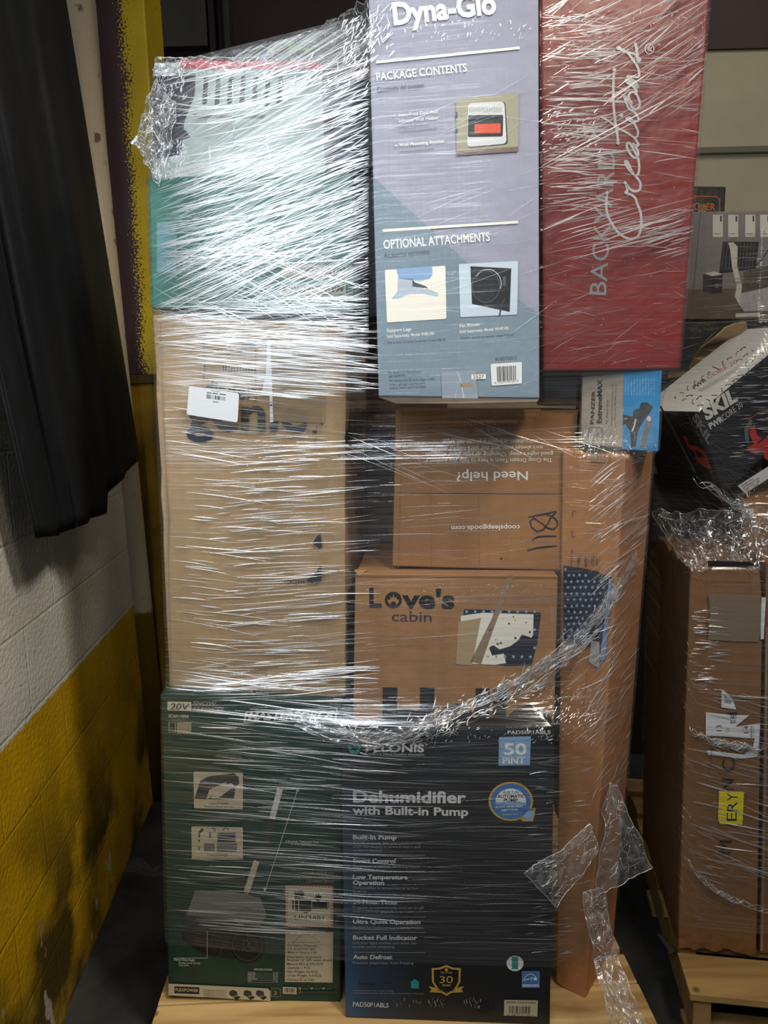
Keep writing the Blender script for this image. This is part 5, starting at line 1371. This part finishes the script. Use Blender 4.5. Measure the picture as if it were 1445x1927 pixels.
# ---------------------------------------------------------------- wrap round the tall stack
MAIN = ['snow_shovel_carton', 'dehumidifier_carton', 'pail_carton', 'pet_carton', 'pillow_carton', 'slim_carton', 'gear_carton', 'red_carton', 'dark_carton', 'heater_carton', 'power_tool_carton', 'vent_carton', 'navy_carton', 'charcoal_carton']
WR = rootw('stretch_wrap', (0.0, 1.75, 0.29), 'clear stretch film wound tightly round the tall stack, streaked with white pleats', 'stretch film')
zs, X, Y = film_grid([CORNERS[k] for k in MAIN], (0.05, 1.70), loop(-0.66, 0.66, 1.33, 2.05, 0.006, 0.012, 0.05), 0.29, 2.52, 0.01, 0.0045)


def slope_main(x, y, z):
    a = 0.36 * sst(z, 1.55, 1.85) * (1 - sst(x, -0.05, 0.05)) - 0.03 * (1 - sst(z, 1.3, 1.5)) * (1 - sst(x, -0.25, -0.1))
    b = 0.10 * sst(x, 0.28, 0.36) * sst(z, 1.6, 1.9)
    return a * min(x, 0.02) + b * x + (0.7 * sst(x, 0.40, 0.5) * (1 - sst(z, 1.40, 1.5))) * y


def wraps_main(x, y, z):
    w = 1.0 + 0.6 * sst(z, 1.52, 1.75) * (1 - sst(x, -0.06, -0.01)) + 0.2 * sst(z, 1.42, 1.56) * (1 - sst(x, -0.1, 0.0))
    w -= 0.88 * sst(x, -0.05, -0.02) * (1 - sst(x, 0.29, 0.31)) * sst(z, 1.5, 1.54)
    w += 0.4 * (1 - sst(z, 0.75, 0.9)) * (1 - sst(x, -0.15, 0.0)) + 0.5 * sst(x, 0.42, 0.5) * (1 - sst(z, 1.4, 1.5))
    return w


FILM = film_mat('stretch_film_sheet', 0.05, 0.20)
sheet, bvh = film_obj('film_sheet', WR, zs, X, Y, FILM, slope_main, wraps_main)

P = Pleats(bvh); B3 = (PL_B, PL_B, PL_M); M3 = (PL_B, PL_M, PL_M, PL_F); F3 = (PL_M, PL_F, PL_F); FF = (PL_F,)
# upper column, fanning up towards the protruding grey carton
P.region(110, (283, 150, 640, 330), lambda x, y: random.gauss(11 + 14 * (x - 283) / 360, 4), (60, 330), (0.8, 3.4), B3, 8, xmax=694)
P.region(430, (284, 318, 688, 500), lambda x, y: random.gauss(17 + 7 * (x - 284) / 400 - 10 * sst(y, 400, 500), 4.5), (40, 300), (0.7, 2.8), B3, 6, lambda x, y: 1.0 - 0.35 * (x > 560), xmax=694)
P.region(190, (286, 470, 690, 590), lambda x, y: random.gauss(27, 4), (60, 330), (0.8, 2.6), B3, 5, lambda x, y: 1.0 - 0.5 * (x > 520), xmax=694)
P.region(120, (284, 460, 600, 585), lambda x, y: random.gauss(-24, 6), (40, 170), (0.6, 1.8), M3, 6, xmax=694)
P.region(190, (284, 400, 470, 520), lambda x, y: random.gauss(5, 9), (30, 120), (0.6, 1.8), M3, 10, xmax=694)
P.region(190, (284, 560, 700, 650), lambda x, y: random.gauss(0, 3), (50, 300), (0.8, 2.4), B3, 5, xmax=694)
P.region(70, (540, 130, 690, 300), lambda x, y: random.gauss(28, 7), (40, 170), (0.8, 3.0), B3, 8, xmax=694)
P.region(60, (480, 110, 690, 190), lambda x, y: random.gauss(52, 14), (10, 34), (0.9, 2.4), B3, 20, xmax=694)
P.region(70, (640, 200, 696, 560), lambda x, y: random.gauss(14, 7), (20, 60), (0.8, 2.4), B3, 5, xmax=694)
for k in range(5): P.streak(292, 170 + 14 * k + random.uniform(-3, 3), 2 - 6 * (k < 2), 330, random.uniform(1.5, 3.2), PL_B, bend=26)
# navy lettered carton
def ang_mid(x, y): return random.gauss(-7 if x < 385 else (-4.5 if y < 820 else 3.0), 1.6)
P.region(130, (300, 640, 560, 830), ang_mid, (40, 250), (0.7, 2.6), M3, 4, xmax=715)
P.region(90, (300, 610, 690, 730), lambda x, y: random.gauss(-5, 1.5), (80, 330), (0.8, 2.6), B3, 3, xmax=715)
P.region(230, (312, 830, 560, 1300), ang_mid, (40, 230), (0.7, 2.8), B3, 4, xmax=715)
P.region(90, (380, 850, 700, 1310), lambda x, y: random.gauss(3.5, 1.2), (80, 300), (0.7, 2.0), F3, 3, xmax=715)
P.region(50, (312, 1240, 660, 1320), lambda x, y: random.gauss(3, 2), (60, 260), (0.9, 3.0), M3, 3, xmax=715)
# green carton low down
P.region(130, (306, 1315, 640, 1480), lambda x, y: random.gauss(-5, 2.5), (50, 300), (0.7, 2.8), M3, 4)
P.region(150, (308, 1460, 560, 1745), lambda x, y: random.gauss(-4, 1.3), (50, 300), (0.7, 2.2), F3 + (PL_M,), 4)
P.region(70, (308, 1480, 640, 1750), lambda x, y: random.gauss(-3, 1.3), (80, 320), (0.8, 2.6), M3, 3)
# black dehumidifier carton
P.region(130, (645, 1400, 1000, 1800), lambda x, y: random.gauss(0.5, 2), (60, 330), (0.6, 1.6), FF, 3)
P.region(80, (985, 1420, 1100, 1800), lambda x, y: random.gauss(4, 5), (16, 70), (0.8, 2.4), M3, 6)
# brown cartons in the middle
P.region(130, (650, 770, 1050, 1340), lambda x, y: random.gauss(2.5, 2.5), (80, 380), (0.6, 1.5), FF, 3)
P.region(26, (640, 760, 1060, 860), lambda x, y: random.gauss(-20, 5), (80, 320), (0.6, 1.8), F3, 3)
P.region(50, (1056, 860, 1170, 1060), lambda x, y: random.gauss(-4, 3), (20, 110), (0.6, 2.0), F3, 4)
P.region(60, (1045, 1180, 1140, 1400), lambda x, y: random.gauss(36, 12), (14, 90), (0.7, 2.0), M3, 10)
P.region(560, (1105, 900, 1232, 1520), lambda x, y: random.gauss(38 + 16 * sst(y, 1000, 1300), 6), (16, 100), (0.5, 2.2), M3, 8)
# red carton
P.region(330, (1016, 20, 1120, 400), lambda x, y: random.gauss(2, 6), (14, 130), (0.6, 2.2), B3, 5)
P.region(110, (1100, 90, 1300, 470), lambda x, y: random.gauss(-2, 6), (30, 150), (0.6, 1.6), M3, 5)
P.region(70, (1020, 0, 1330, 130), lambda x, y: random.gauss(30, 8), (40, 170), (0.7, 2.4), M3, 5)
P.region(46, (1120, 80, 1330, 230), lambda x, y: random.gauss(36, 4), (40, 180), (0.8, 2.6), B3, 3)
P.region(60, (1012, 420, 1300, 490), lambda x, y: random.gauss(17, 4), (50, 300), (0.7, 2.4), B3, 3)
P.region(130, (1014, 480, 1280, 690), lambda x, y: random.gauss(8, 14), (14, 100), (0.5, 1.6), F3, 8)
for k in range(4): P.streak(1020, 318 - 6 * k, 27 + k, 330, 2.0, PL_B if k < 2 else PL_M)
# grey heater carton: thin lines only
P.region(46, (700, 130, 1000, 750), lambda x, y: random.gauss(14, 12), (60, 260), (0.5, 1.2), FF, 4)
P.flecks(60, (745, 40, 1000, 80), (3, 10), M3, (20, 110)); P.flecks(40, (690, 20, 740, 110), (6, 22), B3, (30, 110)); P.flecks(90, (1014, 210, 1130, 290), (3, 14), B3, (10, 60))
P.flecks(60, (650, 1100, 1040, 1130), (2, 6), M3); P.flecks(80, (660, 1370, 1040, 1400), (3, 9), B3, (20, 120)); P.flecks(160, (1010, 1290, 1120, 1400), (2, 10), B3, (20, 70)); P.flecks(120, (1090, 780, 1240, 870), (2, 8), M3)
P.flecks(200, (290, 270, 350, 340), (3, 12), B3, (10, 120)); P.flecks(150, (290, 110, 345, 190), (4, 14), B3, (20, 120)); P.flecks(130, (640, 30, 700, 130), (6, 22), B3, (20, 80)); P.flecks(120, (1020, 20, 1330, 100), (3, 12), M3); P.flecks(140, (1016, 320, 1290, 690), (2, 7), F3)

# gathered rope of film slung across the middle
CR = film_mat('crumpled_film', 0.07, 0.26, rough=0.14, streak=(60, 60), streak2=(20, 20), bump=0.6, uv=None, wraps=False)
on = lambda x, y: P.on(x, y)
PA_ = [(560, 1352), (640, 1378), (690, 1388), (760, 1382), (830, 1352), (900, 1320), (980, 1280), (1060, 1222), (1120, 1160), (1160, 1108), (1195, 1050)]
PB_ = [(690, 1396), (790, 1390), (880, 1352), (990, 1302), (1070, 1238), (1130, 1170), (1160, 1120)]
CRL = film_mat('crumpled_film_milky', 0.17, 0.24, rough=0.2, streak=(60, 60), streak2=(20, 20), bump=0.7, uv=None, wraps=False)
strip(PA_, 40, 3, 'gathered_ribbon', WR, CRL, on)
band(PA_, 1.43, 46, 14, 4, 'twisted_band', WR, [PL_M, PL_F, CR, CR], on, lambda t: 1.0 - 0.45 * t)
band(PB_, 1.43, 34, 9, 9, 'twisted_band', WR, [PL_M, PL_F, CR], on, lambda t: 1.0 - 0.3 * t)
for path, nn_, wd in ((PA_, 420, 26), (PB_, 200, 20)):
    sp_ = smooth(path, 10)
    for k in range(nn_):
        i = random.randrange(len(sp_) - 1); q, q2 = sp_[i], sp_[i + 1]
        al = math.degrees(math.atan2(-(q2[1] - q[1]), q2[0] - q[0])); t = i / len(sp_)
        P.streak(q[0] + random.uniform(-4, 4), q[1] + random.gauss(0, wd * (1 - 0.5 * t) * 0.5), al + random.gauss(8, 22), random.uniform(5, 26), random.uniform(0.7, 2.4), random.choice(B3), bend=random.uniform(-40, 40), step=4, jit=0.8)
P.mb.build('pleat', WR, smooth=True)
# loose ends
crumpled([(1112, 1552, 1.445), (1128, 1600, 1.45), (1046, 1708, 1.40), (990, 1645, 1.38)], 34, 40, 0.009, 3, 1, 'loose_flap', WR, CRL, 90)
crumpled([(1140, 1470, 1.47), (1160, 1480, 1.50), (1228, 1634, 1.46), (1118, 1690, 1.43)], 34, 44, 0.010, 3, 2, 'loose_flap', WR, CRL, 90)
crumpled([(1096, 1680, 1.43), (1136, 1670, 1.44), (1160, 1800, 1.40), (1118, 1806, 1.39)], 20, 34, 0.010, 3, 3, 'hanging_tail', WR, CRL, 90)
crumpled([(1118, 1804, 1.39), (1160, 1796, 1.40), (1226, 1960, 1.28), (1158, 1970, 1.27)], 26, 38, 0.011, 3.4, 4, 'hanging_tail', WR, CRL, 90)
crumpled([(598, 58, 1.66), (694, -8, 1.47), (694, 120, 1.46), (430, 112, 1.60)], 60, 36, 0.010, 6, 5, 'tented_sheet', WR, CR, 160)
crumpled([(292, 150, 1.595), (334, 200, 1.575), (300, 352, 1.585), (250, 268, 1.63)], 40, 40, 0.013, 5, 6, 'bunched_corner', WR, CRL, 260)
crumpled([(292, 108, 1.60), (610, 106, 1.56), (608, 136, 1.555), (288, 142, 1.595)], 90, 14, 0.005, 16, 7, 'folded_top_edge', WR, CR, 120)

# white sticker on the film
lb = [(356, 726), (450, 740), (447, 795), (351, 780)]
L0 = [on(*q) for q in lb]
class _S: pass
st = _S(); st.root = WR; st.lift = 0.0035
a, b_, d = [h[0] for h in (L0[0], L0[1], L0[3])]; nn = (b_ - a).cross(d - a).normalized(); nn = nn if nn.dot(CAM - a) > 0 else -nn
st.planes = {'front': (a, nn)}
p = Print(st); p.rrect(lb, 4, PAPER); lab = p.build('shipping_label', 'white shipping sticker on the film')
lab['_wl'] = list(WR['_wl']); st.root = lab
p = Print(st); p.bars([(389, 742), (424, 747), (424, 754), (389, 750)], I_BLACK, 18, 9).line([(389, 739), (398, 740)], 2.2, I_GREY).line([(400, 740), (410, 741)], 2.2, I_GREY).line([(413, 741.5), (425, 743)], 2.2, I_GREY).line([(397, 735), (414, 737)], 1.2, I_DIM).line([(400, 756), (411, 757)], 1.6, I_GREY); p.build('barcode')

# ---------------------------------------------------------------- wrap round the neighbouring stack
NB = ['large_carton', 'side_carton', 'small_carton', 'low_carton', 'tool_carton', 'chair_carton', 'heater_box']
WN2 = rootw('stretch_wrap', (0.95, 1.95, 0.22), 'dusty stretch film round the neighbouring stack of picture and tool cartons', 'stretch film')
zs2, X2, Y2 = film_grid([CORNERS[k] for k in NB], (1.0, 2.0), loop(0.55, 1.7, 1.5, 2.6, 0.012, 0.016, 0.06), 0.22, 1.93, 0.012, 0.006, 2.5, 2)
sheet2, bvh2 = film_obj('film_sheet', WN2, zs2, X2, Y2, FILM, lambda x, y, z: (0.5 * sst(0.74 - x, 0, 0.05)) * -y, lambda x, y, z: 0.9)
Q = Pleats(bvh2)
Q.region(90, (1296, 1140, 1345, 1300), lambda x, y: random.gauss(-4, 4), (10, 50), (0.7, 2.6), M3, 4)
Q.region(170, (1290, 1300, 1440, 1660), lambda x, y: random.gauss(-14, 6), (30, 150), (0.6, 2.2), M3, 5)
Q.region(60, (1285, 1540, 1360, 1740), lambda x, y: random.gauss(-28, 6), (14, 70), (0.6, 2.0), F3, 5)
Q.region(150, (1246, 1120, 1300, 1700), lambda x, y: random.gauss(-56, 7), (14, 80), (0.5, 1.4), FF, 5)
Q.region(60, (1300, 430, 1445, 600), lambda x, y: random.gauss(4, 3), (30, 140), (0.7, 2.0), M3, 4)
Q.region(60, (1370, 690, 1445, 880), lambda x, y: random.gauss(2, 3), (14, 60), (0.7, 2.6), B3, 3)
Q.region(90, (1245, 600, 1445, 720), lambda x, y: random.gauss(0, 22), (14, 90), (0.5, 1.6), F3, 8)
Q.region(70, (1250, 780, 1400, 1040), lambda x, y: random.gauss(-40, 12), (30, 160), (0.5, 1.4), FF, 8)
Q.flecks(260, (1290, 980, 1445, 1050), (3, 14), M3); Q.flecks(90, (1296, 1040, 1330, 1080), (3, 10), B3)
Q.mb.build('pleat', WN2, smooth=True)
on2 = lambda x, y: Q.on(x, y)
band([(1300, 900), (1350, 925), (1395, 960), (1425, 1000), (1450, 1040)], 1.75, 22, 36, 12, 'twisted_band', WN2, [PL_M, PL_F, CR], None)
band([(1296, 1372), (1340, 1392), (1400, 1404), (1450, 1408)], 1.6, 22, 30, 13, 'twisted_band', WN2, [PL_B, PL_M, PL_F], on2)
band([(1286, 1610), (1330, 1660), (1380, 1690), (1450, 1712)], 1.6, 14, 24, 14, 'twisted_band', WN2, [PL_M, PL_F], on2)
crumpled([(1226, 965, 1.90), (1450, 955, 1.72), (1450, 1064, 1.66), (1292, 1070, 1.67)], 60, 30, 0.014, 7, 8, 'crumpled_top', WN2, CR, 110)

# scrap of film on the concrete beside the wall
pts = [atz(x, y, z) for x, y, z in ((214, 1668, 0.01), (218, 1648, 0.05), (232, 1638, 0.07), (252, 1640, 0.06), (268, 1652, 0.03), (300, 1648, 0.02), (330, 1642, 0.02))]
mb = MB(); mb.grid([[q + Vector((0, 0.03 * k, -0.006 * k + 0.008 * math.sin(i * 2 + k))) for i, q in enumerate(pts)] for k in range(4)], CR)
tag(mb.build('film_scrap', smooth=True), 'curled scrap of clear film lying on the dark floor by the wall', 'plastic scrap')
